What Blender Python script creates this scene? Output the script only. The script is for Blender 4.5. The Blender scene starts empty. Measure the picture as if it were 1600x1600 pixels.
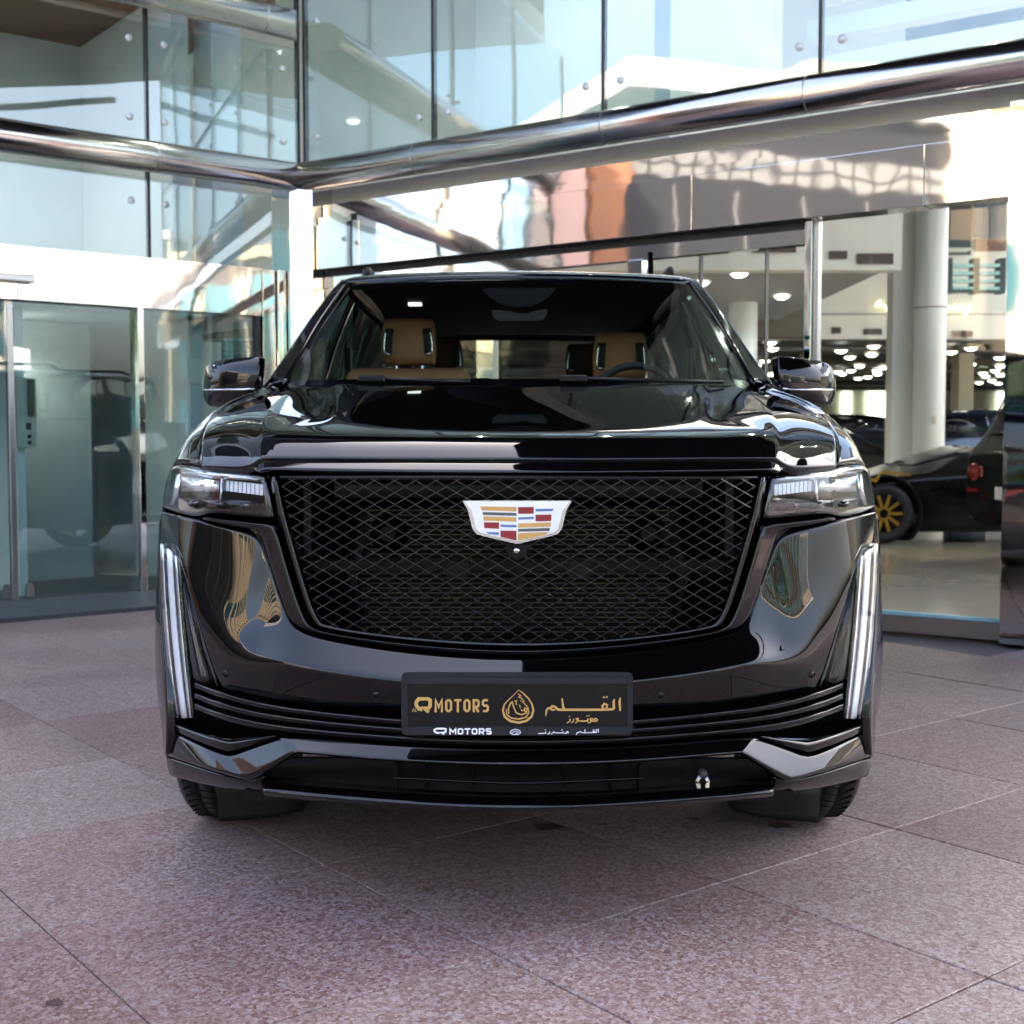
import bpy, bmesh, math, random
from mathutils import Vector, Matrix
rnd = random.Random(7)
R = math.radians
sc = bpy.context.scene
COL = sc.collection

# ------------------------------------------------------------------ camera
F, HOR, CX, D, H = 2000.0, 690.0, 810.0, 3.05, 1.185     # focal length and horizon in 1600-px units, distance, height
PITCH = math.atan((800 - HOR) / F)
YAW = math.atan((CX - 800) / F)
cam_d = bpy.data.cameras.new('camera')
cam = bpy.data.objects.new('camera', cam_d)
COL.objects.link(cam)
cam.location = (0, -D, H)
cam.rotation_euler = (math.pi / 2 - PITCH, 0, YAW)
cam_d.sensor_width = 36
cam_d.lens = F / 1600 * 36
cam_d.clip_end = 3000
cam_d.dof.use_dof = True
cam_d.dof.focus_distance = 3.25
cam_d.dof.aperture_fstop = 5.6
sc.camera = cam
CAMROT = Matrix.Rotation(YAW, 3, 'Z') @ Matrix.Rotation(math.pi / 2 - PITCH, 3, 'X')
CAMLOC = Vector((0, -D, H))

# ------------------------------------------------------------------ sky, sun, exposure
SUN_EL, SUN_AZ = R(46), R(30)          # azimuth from +Y towards +X
world = bpy.data.worlds.new('World')
sc.world = world
world.use_nodes = True
wn = world.node_tree.nodes
wn.clear()
wo = wn.new('ShaderNodeOutputWorld')
wb = wn.new('ShaderNodeBackground')
sky = wn.new('ShaderNodeTexSky')
sky.sky_type = 'NISHITA'
sky.sun_disc = False
sky.sun_elevation = SUN_EL
sky.sun_rotation = SUN_AZ
sky.air_density = 0.8
sky.dust_density = 8.5
sky.ozone_density = 0.4
wb.inputs['Strength'].default_value = 0.15
world.node_tree.links.new(sky.outputs[0], wb.inputs[0])
world.node_tree.links.new(wb.outputs[0], wo.inputs[0])
sun_d = bpy.data.lights.new('sun', 'SUN')
sun_d.energy = 2.6
sun_d.angle = R(0.53)
sun_d.color = (1.0, 0.95, 0.88)
sun = bpy.data.objects.new('sun', sun_d)
COL.objects.link(sun)
sv = Vector((math.sin(SUN_AZ) * math.cos(SUN_EL), math.cos(SUN_AZ) * math.cos(SUN_EL), math.sin(SUN_EL)))
sun.rotation_euler = sv.to_track_quat('Z', 'Y').to_euler()
sc.view_settings.view_transform = 'Standard'
sc.view_settings.look = 'None'
sc.view_settings.exposure = 3.45
sc.view_settings.gamma = 1.0
sc.cycles.use_denoising = True
sc.cycles.max_bounces = 6
sc.cycles.diffuse_bounces = 3
sc.cycles.glossy_bounces = 5
sc.cycles.transmission_bounces = 4
sc.cycles.transparent_max_bounces = 16
sc.cycles.use_adaptive_sampling = True
sc.cycles.adaptive_threshold = 0.025
sc.cycles.caustics_reflective = False
sc.cycles.caustics_refractive = False
sc.cycles.sample_clamp_indirect = 6.0

# ------------------------------------------------------------------ helpers
def ray(px, py):
    v = Vector(((px - 800) / F, -(py - 800) / F, -1.0))
    return CAMROT @ v

def at(px, py, Y):
    d = ray(px, py)
    return CAMLOC + d * ((Y - CAMLOC.y) / d.y)

def K(h, py, Y):                       # car frame: half offset from the axis, mirrored pieces
    p = at(CX + h, py, Y)
    if h == 0:
        p.x = 0
    return p

def new_obj(name, me, mat=None, parent=None):
    o = bpy.data.objects.new(name, me)
    COL.objects.link(o)
    if mat is not None:
        if isinstance(mat, (list, tuple)):
            for m in mat:
                me.materials.append(m)
        elif not me.materials:
            me.materials.append(mat)
    if parent is not None:
        o.parent = parent
    return o

def empty(name, loc=(0, 0, 0), rz=0, parent=None):
    o = bpy.data.objects.new(name, None)
    COL.objects.link(o)
    o.empty_display_size = 0.2
    o.location = loc
    o.rotation_euler = (0, 0, rz)
    o.parent = parent
    return o

def tag(o, label, cat=None, group=None, kind=None):
    if label: o['label'] = label
    if cat: o['category'] = cat
    if group: o['group'] = group
    if kind: o['kind'] = kind
    return o

def bm_obj(name, bm, mat, parent=None, smooth=False):
    me = bpy.data.meshes.new(name)
    bm.to_mesh(me)
    bm.free()
    if smooth:
        for p in me.polygons: p.use_smooth = True
    return new_obj(name, me, mat, parent)

def py_obj(name, verts, faces, mat, parent=None, smooth=False):
    me = bpy.data.meshes.new(name)
    me.from_pydata([tuple(v) for v in verts], [], faces)
    me.update()
    if smooth:
        for p in me.polygons: p.use_smooth = True
    return new_obj(name, me, mat, parent)

BOXF = [(0, 3, 2, 1), (4, 5, 6, 7), (0, 1, 5, 4), (1, 2, 6, 5), (2, 3, 7, 6), (3, 0, 4, 7)]
def add_box(bm, x0, x1, y0, y1, z0, z1, fn=None):
    vs = [(x0, y0, z0), (x1, y0, z0), (x1, y1, z0), (x0, y1, z0), (x0, y0, z1), (x1, y0, z1), (x1, y1, z1), (x0, y1, z1)]
    if fn: vs = [fn(*v) for v in vs]
    bv = [bm.verts.new(v) for v in vs]
    for f in BOXF:
        bm.faces.new([bv[i] for i in f])
    return bv

def box(name, x0, x1, y0, y1, z0, z1, mat, parent=None, bevel=0, seg=2, fn=None):
    bm = bmesh.new()
    add_box(bm, x0, x1, y0, y1, z0, z1, fn)
    bmesh.ops.recalc_face_normals(bm, faces=bm.faces[:])
    if bevel:
        bmesh.ops.bevel(bm, geom=bm.edges[:], offset=bevel, segments=seg, affect='EDGES', profile=0.5)
    return bm_obj(name, bm, mat, parent, smooth=False)

def cage(name, grid, mat, parent=None, side=0, mirror=False, crow=(), ccol=(), crease=0.75, lev=2, flange=0.015,
         fdir=(0, 1, 0), out=(0, -1, 0.4), closed=False):
    """control cage -> subdivision surface panel with a folded rim"""
    rows = []
    for r in grid:
        r = [Vector(p) for p in r]
        if side < 0:
            r = [Vector((-p.x, p.y, p.z)) for p in r]
        if mirror:
            m = [Vector((-p.x, p.y, p.z)) for p in r[1:]] if abs(r[0].x) < 1e-4 else [Vector((-p.x, p.y, p.z)) for p in r]
            r = m[::-1] + r
        rows.append(r)
    nc = len(rows[0])
    half = nc - len(grid[0])
    bm = bmesh.new()
    cl = bm.edges.layers.float.new('crease_edge')
    V = [[bm.verts.new(p) for p in r] for r in rows]
    cols = set()
    for c in ccol:
        cols.add(c + half)
        if mirror: cols.add(half - c if abs(grid[0][0][0]) < 1e-4 else half - 1 - c)
    for i in range(len(V) - 1):
        for j in range(nc - 1):
            try: bm.faces.new((V[i][j], V[i][j + 1], V[i + 1][j + 1], V[i + 1][j]))
            except ValueError: pass
    n = Vector()
    for f in bm.faces:
        f.normal_update()
        n += f.normal * f.calc_area()
    o_ = Vector(out)
    if side < 0: o_.x = -o_.x
    if n.dot(o_) < 0:
        bmesh.ops.reverse_faces(bm, faces=bm.faces[:])
    bm.edges.ensure_lookup_table()
    def setc(a, b, v):
        e = bm.edges.get((a, b))
        if e: e[cl] = max(e[cl], v)
    for i in crow:
        for j in range(nc - 1): setc(V[i][j], V[i][j + 1], crease)
    for j in cols:
        for i in range(len(V) - 1): setc(V[i][j], V[i + 1][j], crease)
    if flange:
        be = [e for e in bm.edges if e.is_boundary]
        for e in be: e[cl] = 0.85
        corner = [V[0][0], V[0][-1], V[-1][0], V[-1][-1]]
        ex = bmesh.ops.extrude_edge_only(bm, edges=be)
        nv = [g for g in ex['geom'] if isinstance(g, bmesh.types.BMVert)]
        fd = Vector(fdir)
        if side < 0: fd.x = -fd.x
        for v in nv: v.co += fd * flange
        cset = set(corner)
        for e in bm.edges:
            if (e.verts[0] in cset) != (e.verts[1] in cset) and len(e.link_faces) == 2 and e[cl] == 0:
                other = e.verts[0] if e.verts[1] in cset else e.verts[1]
                if other in nv: e[cl] = 0.85
    o = bm_obj(name, bm, mat, parent, smooth=True)
    s = o.modifiers.new('sub', 'SUBSURF')
    s.levels = lev
    s.render_levels = lev
    return o

def tube(name, pts, rad, mat, parent=None, seg=12, caps=True, rads=None, smooth=True):
    pts = [Vector(p) for p in pts]
    bm = bmesh.new()
    rings = []
    up = Vector((0, 0, 1))
    for i, p in enumerate(pts):
        t = (pts[min(i + 1, len(pts) - 1)] - pts[max(i - 1, 0)]).normalized()
        a = t.cross(up)
        if a.length < 1e-3: a = t.cross(Vector((1, 0, 0)))
        a.normalize()
        b = a.cross(t).normalized()
        r = rads[i] if rads else rad
        # miter
        rings.append([bm.verts.new(p + a * r * math.cos(k * 2 * math.pi / seg) + b * r * math.sin(k * 2 * math.pi / seg)) for k in range(seg)])
    for i in range(len(rings) - 1):
        for k in range(seg):
            bm.faces.new((rings[i][k], rings[i][(k + 1) % seg], rings[i + 1][(k + 1) % seg], rings[i + 1][k]))
    if caps:
        bm.faces.new(rings[0]); bm.faces.new(rings[-1][::-1])
    bmesh.ops.recalc_face_normals(bm, faces=bm.faces[:])
    o = bm_obj(name, bm, mat, parent)
    if smooth:
        for p in o.data.polygons: p.use_smooth = len(p.vertices) == 4
    return o

def lathe_bm(bm, prof, seg, xf, close=True):
    """profile [(axial, radius)] turned round the axis; xf maps (axial, a, b) to a point"""
    rings = []
    for ax, r in prof:
        rings.append([bm.verts.new(xf(ax, r * math.cos(k * 2 * math.pi / seg), r * math.sin(k * 2 * math.pi / seg))) for k in range(seg)])
    for i in range(len(rings) - 1):
        for k in range(seg):
            bm.faces.new((rings[i][k], rings[i][(k + 1) % seg], rings[i + 1][(k + 1) % seg], rings[i + 1][k]))
    if close:
        bm.faces.new(rings[0]); bm.faces.new(rings[-1][::-1])

def lathe(name, prof, seg, xf, mat, parent=None, close=True, smooth=True):
    bm = bmesh.new()
    lathe_bm(bm, prof, seg, xf, close)
    bmesh.ops.recalc_face_normals(bm, faces=bm.faces[:])
    o = bm_obj(name, bm, mat, parent)
    if smooth:
        for p in o.data.polygons: p.use_smooth = len(p.vertices) == 4
    return o

def prism(name, poly, fn, d0, d1, mat, parent=None, bevel=0):
    """extrude a 2D polygon between depths d0 and d1; fn(a, b, d) -> point"""
    bm = bmesh.new()
    A = [bm.verts.new(fn(a, b, d0)) for a, b in poly]
    B = [bm.verts.new(fn(a, b, d1)) for a, b in poly]
    bm.faces.new(A); bm.faces.new(B[::-1])
    n = len(poly)
    for i in range(n):
        bm.faces.new((A[i], B[i], B[(i + 1) % n], A[(i + 1) % n]))
    bmesh.ops.recalc_face_normals(bm, faces=bm.faces[:])
    if bevel:
        bmesh.ops.bevel(bm, geom=bm.edges[:], offset=bevel, segments=2, affect='EDGES')
    return bm_obj(name, bm, mat, parent)

def copy_tree(o, parent=None):
    c = o.copy()
    COL.objects.link(c)
    c.parent = parent
    for ch in list(o.children): copy_tree(ch, c)
    return c

# ------------------------------------------------------------------ materials
MATS = {}
def mat(name, col, rough=0.5, metal=0.0, coat=0.0, spec=0.5, emit=None, es=0.0, ior=1.5):
    m = bpy.data.materials.new(name)
    m.use_nodes = True
    b = m.node_tree.nodes['Principled BSDF']
    b.inputs['Base Color'].default_value = (*col, 1)
    b.inputs['Roughness'].default_value = rough
    b.inputs['Metallic'].default_value = metal
    b.inputs['IOR'].default_value = ior
    b.inputs['Coat Weight'].default_value = coat
    b.inputs['Coat Roughness'].default_value = 0.02
    if emit:
        b.inputs['Emission Color'].default_value = (*emit, 1)
        b.inputs['Emission Strength'].default_value = es
    MATS[name] = m
    return m

def N(m, t, **kw):
    n = m.node_tree.nodes.new(t)
    for k, v in kw.items(): setattr(n, k, v)
    return n

def L(m, a, b): m.node_tree.links.new(a, b)

def add_noise(m, scale=8, amount=0.25, detail=4, rough_amt=0.0, bump=0.0, bump_scale=None, dist=0.002, stretch=None):
    """colour / roughness / relief variation in object-independent (generated world position) space"""
    nt = m.node_tree
    b = nt.nodes['Principled BSDF']
    geo = N(m, 'ShaderNodeNewGeometry')
    src = geo.outputs['Position']
    if stretch:
        mp = N(m, 'ShaderNodeMapping')
        mp.inputs['Scale'].default_value = stretch
        L(m, src, mp.inputs[0]); src = mp.outputs[0]
    no = N(m, 'ShaderNodeTexNoise')
    no.inputs['Scale'].default_value = scale
    no.inputs['Detail'].default_value = detail
    L(m, src, no.inputs['Vector'])
    if amount:
        base = b.inputs['Base Color'].default_value[:]
        mx = N(m, 'ShaderNodeMix', data_type='RGBA')
        mx.inputs[6].default_value = (*[c * (1 - amount) for c in base[:3]], 1)
        mx.inputs[7].default_value = (*[min(1, c * (1 + amount)) for c in base[:3]], 1)
        L(m, no.outputs[0], mx.inputs[0]); L(m, mx.outputs[2], b.inputs['Base Color'])
    if rough_amt:
        mr = N(m, 'ShaderNodeMapRange')
        r0 = b.inputs['Roughness'].default_value
        mr.inputs[3].default_value = max(0, r0 - rough_amt); mr.inputs[4].default_value = min(1, r0 + rough_amt)
        L(m, no.outputs[0], mr.inputs[0]); L(m, mr.outputs[0], b.inputs['Roughness'])
    if bump:
        n2 = N(m, 'ShaderNodeTexNoise')
        n2.inputs['Scale'].default_value = bump_scale or scale
        n2.inputs['Detail'].default_value = 2
        L(m, src, n2.inputs['Vector'])
        bp = N(m, 'ShaderNodeBump')
        bp.inputs['Strength'].default_value = bump
        bp.inputs['Distance'].default_value = dist
        L(m, n2.outputs[0], bp.inputs['Height']); L(m, bp.outputs[0], b.inputs['Normal'])
    return m

def glass_mat(name, tint, ior=1.5, wave=0.0, wave_scale=1.0, rough=0.0, refl=(1, 1, 1)):
    """thin architectural / automotive glass: tinted pass-through plus Fresnel mirror"""
    m = bpy.data.materials.new(name)
    m.use_nodes = True
    nt = m.node_tree
    nt.nodes.clear()
    out = N(m, 'ShaderNodeOutputMaterial')
    mix = N(m, 'ShaderNodeMixShader')
    tr = N(m, 'ShaderNodeBsdfTransparent')
    tr.inputs[0].default_value = (*tint, 1)
    gl = N(m, 'ShaderNodeBsdfGlossy')
    gl.inputs['Color'].default_value = (*refl, 1)
    gl.inputs['Roughness'].default_value = rough
    f0 = ((ior - 1) / (ior + 1)) ** 2          # Schlick reflectance, the same from both sides of the sheet
    lw = N(m, 'ShaderNodeLayerWeight')
    lw.inputs['Blend'].default_value = 0.5
    pw = N(m, 'ShaderNodeMath', operation='POWER'); pw.inputs[1].default_value = 5.0
    L(m, lw.outputs['Facing'], pw.inputs[0])
    fr = N(m, 'ShaderNodeMath', operation='MULTIPLY_ADD'); fr.inputs[1].default_value = 1 - f0; fr.inputs[2].default_value = f0
    L(m, pw.outputs[0], fr.inputs[0])
    L(m, fr.outputs[0], mix.inputs[0]); L(m, tr.outputs[0], mix.inputs[1]); L(m, gl.outputs[0], mix.inputs[2])
    L(m, mix.outputs[0], out.inputs[0])
    if wave:
        geo = N(m, 'ShaderNodeNewGeometry')
        no = N(m, 'ShaderNodeTexNoise')
        no.inputs['Scale'].default_value = wave_scale
        no.inputs['Detail'].default_value = 1.0
        L(m, geo.outputs['Position'], no.inputs['Vector'])
        bp = N(m, 'ShaderNodeBump')
        bp.inputs['Strength'].default_value = 1.0
        bp.inputs['Distance'].default_value = wave
        L(m, no.outputs[0], bp.inputs['Height']); L(m, bp.outputs[0], gl.inputs['Normal'])
    MATS[name] = m
    return m

M = MATS
mat('paint', (0.0012, 0.0012, 0.0014), 0.12, coat=1.0, ior=1.5)
M['paint'].node_tree.nodes['Principled BSDF'].inputs['Specular IOR Level'].default_value = 0.0
M['paint'].node_tree.nodes['Principled BSDF'].inputs['Coat IOR'].default_value = 1.5
mat('gloss_black', (0.0015, 0.0015, 0.002), 0.08)
mat('satin_black', (0.002, 0.002, 0.0023), 0.32)
mat('matte_black', (0.002, 0.002, 0.0023), 0.6)
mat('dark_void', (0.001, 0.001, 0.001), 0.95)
mat('duct_grey', (0.03, 0.031, 0.033), 0.42)
mat('radiator', (0.16, 0.125, 0.065), 0.4, metal=0.4)
mat('mesh_black', (0.045, 0.047, 0.053), 0.18, metal=0.7, coat=0.6)
mat('chrome', (0.86, 0.87, 0.9), 0.08, metal=1.0)
mat('chrome_trim', (0.5, 0.51, 0.53), 0.12, metal=1.0)
mat('emblem_silver', (0.92, 0.92, 0.94), 0.3, metal=0.55)
mat('enamel_gold', (0.60, 0.34, 0.10), 0.3)
mat('enamel_red', (0.25, 0.018, 0.022), 0.3)
mat('enamel_blue', (0.10, 0.18, 0.42), 0.3)
mat('enamel_grey', (0.09, 0.095, 0.10), 0.3)
mat('plate_frame', (0.006, 0.0085, 0.011), 0.35)
mat('plate_black', (0.0022, 0.002, 0.0022), 0.4)
M['plate_black'].node_tree.nodes['Principled BSDF'].inputs['Specular IOR Level'].default_value = 0.3
add_noise(M['plate_black'], scale=22, amount=0.35, rough_amt=0.15)
mat('plate_gold', (0.55, 0.33, 0.10), 0.4)
mat('plate_white', (0.85, 0.85, 0.9), 0.4)
mat('lamp_white', (0.85, 0.87, 0.9), 0.18, coat=0.5)
mat('lamp_dark', (0.006, 0.0065, 0.008), 0.2)
mat('lamp_clear', (0.75, 0.78, 0.82), 0.1, metal=0.9)
for n_ in ('satin_black', 'matte_black', 'dark_void', 'duct_grey', 'lamp_dark'):
    M[n_].node_tree.nodes['Principled BSDF'].inputs['Specular IOR Level'].default_value = 0.22
glass_mat('lens', (0.93, 0.95, 0.96), 1.7)
glass_mat('windshield', (0.74, 0.80, 0.78), 1.45)
glass_mat('car_side_glass', (0.035, 0.055, 0.055), 1.32, refl=(.35, .42, .42))
glass_mat('car_rear_glass', (0.65, 0.70, 0.68), 1.5)
mat('rubber', (0.008, 0.008, 0.009), 0.55)
add_noise(M['rubber'], scale=60, amount=0.4, bump=0.3, bump_scale=90, dist=0.002)
mat('alloy_dark', (0.015, 0.015, 0.016), 0.25, metal=0.9)
mat('leather', (0.46, 0.235, 0.10), 0.55)
add_noise(M['leather'], scale=30, amount=0.15, bump=0.25, bump_scale=220, dist=0.001)
mat('interior_dark', (0.006, 0.005, 0.005), 0.7)
mat('interior_grey', (0.016, 0.018, 0.018), 0.6)
M['interior_grey'].node_tree.nodes['Principled BSDF'].inputs['Specular IOR Level'].default_value = 0.3
M['interior_dark'].node_tree.nodes['Principled BSDF'].inputs['Specular IOR Level'].default_value = 0.2
# steel
mat('steel_brushed', (0.52, 0.49, 0.47), 0.15, metal=1.0)
add_noise(M['steel_brushed'], scale=2.5, amount=0.08, rough_amt=0.05, bump=0.05, bump_scale=1.5, dist=0.01)
mat('steel_mirror', (0.74, 0.735, 0.715), 0.035, metal=1.0)
add_noise(M['steel_mirror'], scale=2.0, amount=0.03, bump=0.5, bump_scale=1.9, dist=0.0042)
mat('steel_satin', (0.42, 0.42, 0.42), 0.3, metal=1.0)
mat('gasket', (0.015, 0.015, 0.017), 0.5)
glass_mat('facade_glass', (0.86, 0.95, 0.945), 1.95, wave=0.003, wave_scale=0.9, refl=(1.0, 0.985, 0.95))
glass_mat('door_glass', (0.80, 0.90, 0.895), 1.8, wave=0.0012, wave_scale=1.2, refl=(0.93, 0.98, 1.0))
glass_mat('clear_glass', (0.93, 0.97, 0.96), 1.45)
mat('glass_edge', (0.35, 0.6, 0.62), 0.2)
# ------------------------------------------------------------------ setting materials
def granite(name, cols, scale, rnd_amt=0.04, rough=0.55, bump=0.35):
    m = mat(name, cols[1], rough)
    b = m.node_tree.nodes['Principled BSDF']
    geo = N(m, 'ShaderNodeNewGeometry')
    v = N(m, 'ShaderNodeTexNoise'); v.inputs['Scale'].default_value = scale; v.inputs['Detail'].default_value = 3; v.inputs['Roughness'].default_value = .75
    v2 = N(m, 'ShaderNodeTexVoronoi'); v2.inputs['Scale'].default_value = scale * .62
    big = N(m, 'ShaderNodeTexNoise'); big.inputs['Scale'].default_value = 1.1; big.inputs['Detail'].default_value = 5
    for n in (v, v2, big): L(m, geo.outputs['Position'], n.inputs['Vector'])
    mixv = N(m, 'ShaderNodeMath', operation='MULTIPLY_ADD')
    L(m, v2.outputs['Color'], mixv.inputs[0]); mixv.inputs[1].default_value = .42
    L(m, v.outputs[0], mixv.inputs[2])
    oi = N(m, 'ShaderNodeObjectInfo')
    ad = N(m, 'ShaderNodeMath', operation='MULTIPLY_ADD'); ad.inputs[1].default_value = rnd_amt; L(m, oi.outputs['Random'], ad.inputs[0]); L(m, mixv.outputs[0], ad.inputs[2])
    cr = N(m, 'ShaderNodeValToRGB')
    e = cr.color_ramp.elements
    pos = [.36, .58, .72, 1.0]
    e[0].position = pos[0]; e[0].color = (*cols[0], 1)
    e[1].position = pos[3]; e[1].color = (*cols[3], 1)
    for p_, c_ in zip(pos[1:3], cols[1:3]):
        q = e.new(p_); q.color = (*c_, 1)
    L(m, ad.outputs[0], cr.inputs[0])
    st = N(m, 'ShaderNodeMapRange'); st.inputs[1].default_value = .3; st.inputs[2].default_value = .7; st.inputs[3].default_value = .72; st.inputs[4].default_value = 1.12
    L(m, big.outputs[0], st.inputs[0])
    mu = N(m, 'ShaderNodeMix', data_type='RGBA', blend_type='MULTIPLY'); mu.inputs[0].default_value = 1
    L(m, cr.outputs[0], mu.inputs[6])
    cc = N(m, 'ShaderNodeCombineColor')
    for i in range(3): L(m, st.outputs[0], cc.inputs[i])
    L(m, cc.outputs[0], mu.inputs[7])
    # slab to slab tone
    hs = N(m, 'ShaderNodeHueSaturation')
    mr = N(m, 'ShaderNodeMapRange'); mr.inputs[3].default_value = .93; mr.inputs[4].default_value = 1.07
    L(m, oi.outputs['Random'], mr.inputs[0]); L(m, mr.outputs[0], hs.inputs['Value'])
    ms = N(m, 'ShaderNodeMapRange'); ms.inputs[3].default_value = 1.1; ms.inputs[4].default_value = .85
    L(m, oi.outputs['Random'], ms.inputs[0]); L(m, ms.outputs[0], hs.inputs['Saturation'])
    hu = N(m, 'ShaderNodeMapRange'); hu.inputs[3].default_value = .492; hu.inputs[4].default_value = .511
    r7 = N(m, 'ShaderNodeMath', operation='MULTIPLY'); r7.inputs[1].default_value = 7.31
    fr7 = N(m, 'ShaderNodeMath', operation='FRACT')
    L(m, oi.outputs['Random'], r7.inputs[0]); L(m, r7.outputs[0], fr7.inputs[0]); L(m, fr7.outputs[0], hu.inputs[0]); L(m, hu.outputs[0], hs.inputs['Hue'])
    L(m, mu.outputs[2], hs.inputs['Color'])
    L(m, hs.outputs[0], b.inputs['Base Color'])
    bp = N(m, 'ShaderNodeBump'); bp.inputs['Strength'].default_value = bump; bp.inputs['Distance'].default_value = .003
    L(m, mixv.outputs[0], bp.inputs['Height']); L(m, bp.outputs[0], b.inputs['Normal'])
    rr = N(m, 'ShaderNodeMapRange'); rr.inputs[3].default_value = rough - .12; rr.inputs[4].default_value = rough + .12
    L(m, big.outputs[0], rr.inputs[0]); L(m, rr.outputs[0], b.inputs['Roughness'])
    return m
granite('pink_granite', [(.060, .029, .025), (.160, .084, .074), (.215, .145, .134), (.36, .30, .292)], 165)
granite('grey_granite', [(.018, .019, .022), (.036, .038, .042), (.05, .054, .06), (.085, .088, .094)], 90, rough=.5)
mat('grout', (.15, .125, .12), .9); add_noise(M['grout'], scale=2.2, amount=.65)
mat('asphalt', (.055, .055, .058), .85); add_noise(M['asphalt'], scale=20, amount=.25, bump=.3, bump_scale=120)
mat('plaza', (.09, .07, .068), .7); add_noise(M['plaza'], scale=9, amount=.3)
mat('wall_white', (.74, .75, .72), .6); add_noise(M['wall_white'], scale=1.5, amount=.05)
mat('wall_cream', (.62, .58, .46), .6); add_noise(M['wall_cream'], scale=1.2, amount=.06)
mat('wall_grey', (.40, .44, .455), .6); add_noise(M['wall_grey'], scale=.9, amount=.08)
mat('soffit_brown', (.20, .095, .055), .5); add_noise(M['soffit_brown'], scale=2, amount=.15)
mat('ceiling_grey', (.30, .31, .33), .6); add_noise(M['ceiling_grey'], scale=1.2, amount=.05)
mat('ceiling_dark', (.008, .008, .009), .7)
mat('beam_tan', (.11, .095, .068), .6)
mat('vent_brown', (.06, .04, .03), .6)
mat('tile_tan', (.46, .40, .32), .12); add_noise(M['tile_tan'], scale=1.6, amount=.08, rough_amt=.05)
mat('column_white', (.72, .77, .79), .35)
mat('downlight', (1, 1, 1), .5, emit=(1.0, .93, .78), es=1.6)
mat('window_glow', (1, 1, 1), .5, emit=(.90, 1.0, .80), es=.45)
mat('reflected_gold', (.9, .7, .3), .4, emit=(1.0, .82, .40), es=.35)
mat('dark_glazing', (.012, .016, .018), .25)
M['dark_glazing'].node_tree.nodes['Principled BSDF'].inputs['Specular IOR Level'].default_value = .3
mat('teal_dark', (.03, .07, .11), .15)
mat('bolt_steel', (.80, .82, .82), .45, metal=.3)
mat('ivory', (.55, .52, .43), .5)

# ------------------------------------------------------------------ ground
gs = py_obj('ground', [(-400, -400, -.05), (400, -400, -.05), (400, 400, -.05), (-400, 400, -.05)], [(0, 1, 2, 3)], M['asphalt'])
tag(gs, None, kind='structure')
U, V = Vector((math.cos(R(38.6)), math.sin(R(38.6)), 0)), Vector((math.sin(R(38.6)), -math.cos(R(38.6)), 0))
SU, SV = .772, .785
C0 = Vector((-1.82, 7.85, 0))
RU = Vector((2.93 - 2.30, 4.55 - 4.95, 0)); RU = (Vector((2.93, 4.55, 0)) - C0).normalized()
LU = (Vector((-3.80, 6.26, 0)) - C0).normalized()
RN = Vector((RU.y, -RU.x, 0)); RN = RN if RN.y < 0 else -RN
LN = Vector((LU.y, -LU.x, 0)); LN = LN if LN.y < 0 else -LN
class Wall:
    def __init__(s, o, u, n): s.o, s.u, s.n = o, u, n
    def p(s, a, z, off=0.0): return s.o + s.u * a + s.n * off + Vector((0, 0, z))
    def hit(s, px, py, off=0.0):
        d = ray(px, py)
        t = (s.o + s.n * off - CAMLOC).dot(s.n) / d.dot(s.n)
        q = CAMLOC + d * t
        return (q - s.o).dot(s.u), q.z
    def s_of(s, px, py=600, off=0.0): return s.hit(px, py, off)[0]
WR, WL = Wall(C0, RU, RN), Wall(C0, LU, LN)
pave = py_obj('pavement', [(-14, -9, -.032), (14, -9, -.032), (14, 9, -.032), (-14, 9, -.032)], [(0, 1, 2, 3)], M['grout'])
tag(pave, None, kind='structure')
# plaza paving round the modelled slabs
for nm, x0, x1, y0, y1 in (('plaza_paving', -14, 14, -9, -2.6), ('plaza_paving', -14, -4.9, -2.6, 6), ('plaza_paving', 5.6, 14, -2.6, 6)):
    pp = box(nm, x0, x1, y0, y1, -.03, -.012, M['plaza'], pave)
bm = bmesh.new()
g_ = .0021
add_box(bm, -SU / 2 + g_, SU / 2 - g_, -SV / 2 + g_, SV / 2 - g_, -.025, 0)
bmesh.ops.bevel(bm, geom=[e for e in bm.edges if e.verts[0].co.z > -.01 and e.verts[1].co.z > -.01], offset=.002, segments=1, affect='EDGES')
slab_me = bpy.data.meshes.new('paving_slab'); bm.to_mesh(slab_me); bm.free()
slab_me.materials.append(M['pink_granite'])
for i in range(-14, 16):
    for j in range(-16, 10):
        c = U * (-.13 + SU * (i + .5)) + V * (.075 + SV * (j + .5))
        if not (-5.6 < c.x < 6.2 and -2.9 < c.y < 8.2): continue
        sR = (c - C0).dot(RN); sL = (c - C0).dot(LN)
        if sR < .3 or sL < 0.75: continue
        o = new_obj('paving_slab', slab_me, None, pave)
        o.location = (c.x, c.y, rnd.uniform(-.0012, .0012))
        o.rotation_euler = (rnd.uniform(-.0012, .0012), rnd.uniform(-.0012, .0012), R(38.6) + math.pi * rnd.randint(0, 1))
mat('oil_stain', (.05, .028, .026), .5)
for q_, (px_, py_, r_) in enumerate(((855, 1292, .05), (1220, 1291, .045), (942, 1289, .02), (1085, 1280, .025), (85, 1568, .028), (107, 1243, .01), (1522, 1480, .008))):
    d_ = ray(px_, py_); p_ = CAMLOC + d_ * (-CAMLOC.z / d_.z)
    rr_ = random.Random(q_)
    vs_ = [(p_.x + r_ * rr_.uniform(.5, 1.1) * math.cos(k_ * .5236), p_.y + r_ * rr_.uniform(.4, .9) * math.sin(k_ * .5236), .0022) for k_ in range(12)]
    py_obj('ground_stain', vs_, [tuple(range(12))], M['oil_stain'], pave)
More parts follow.
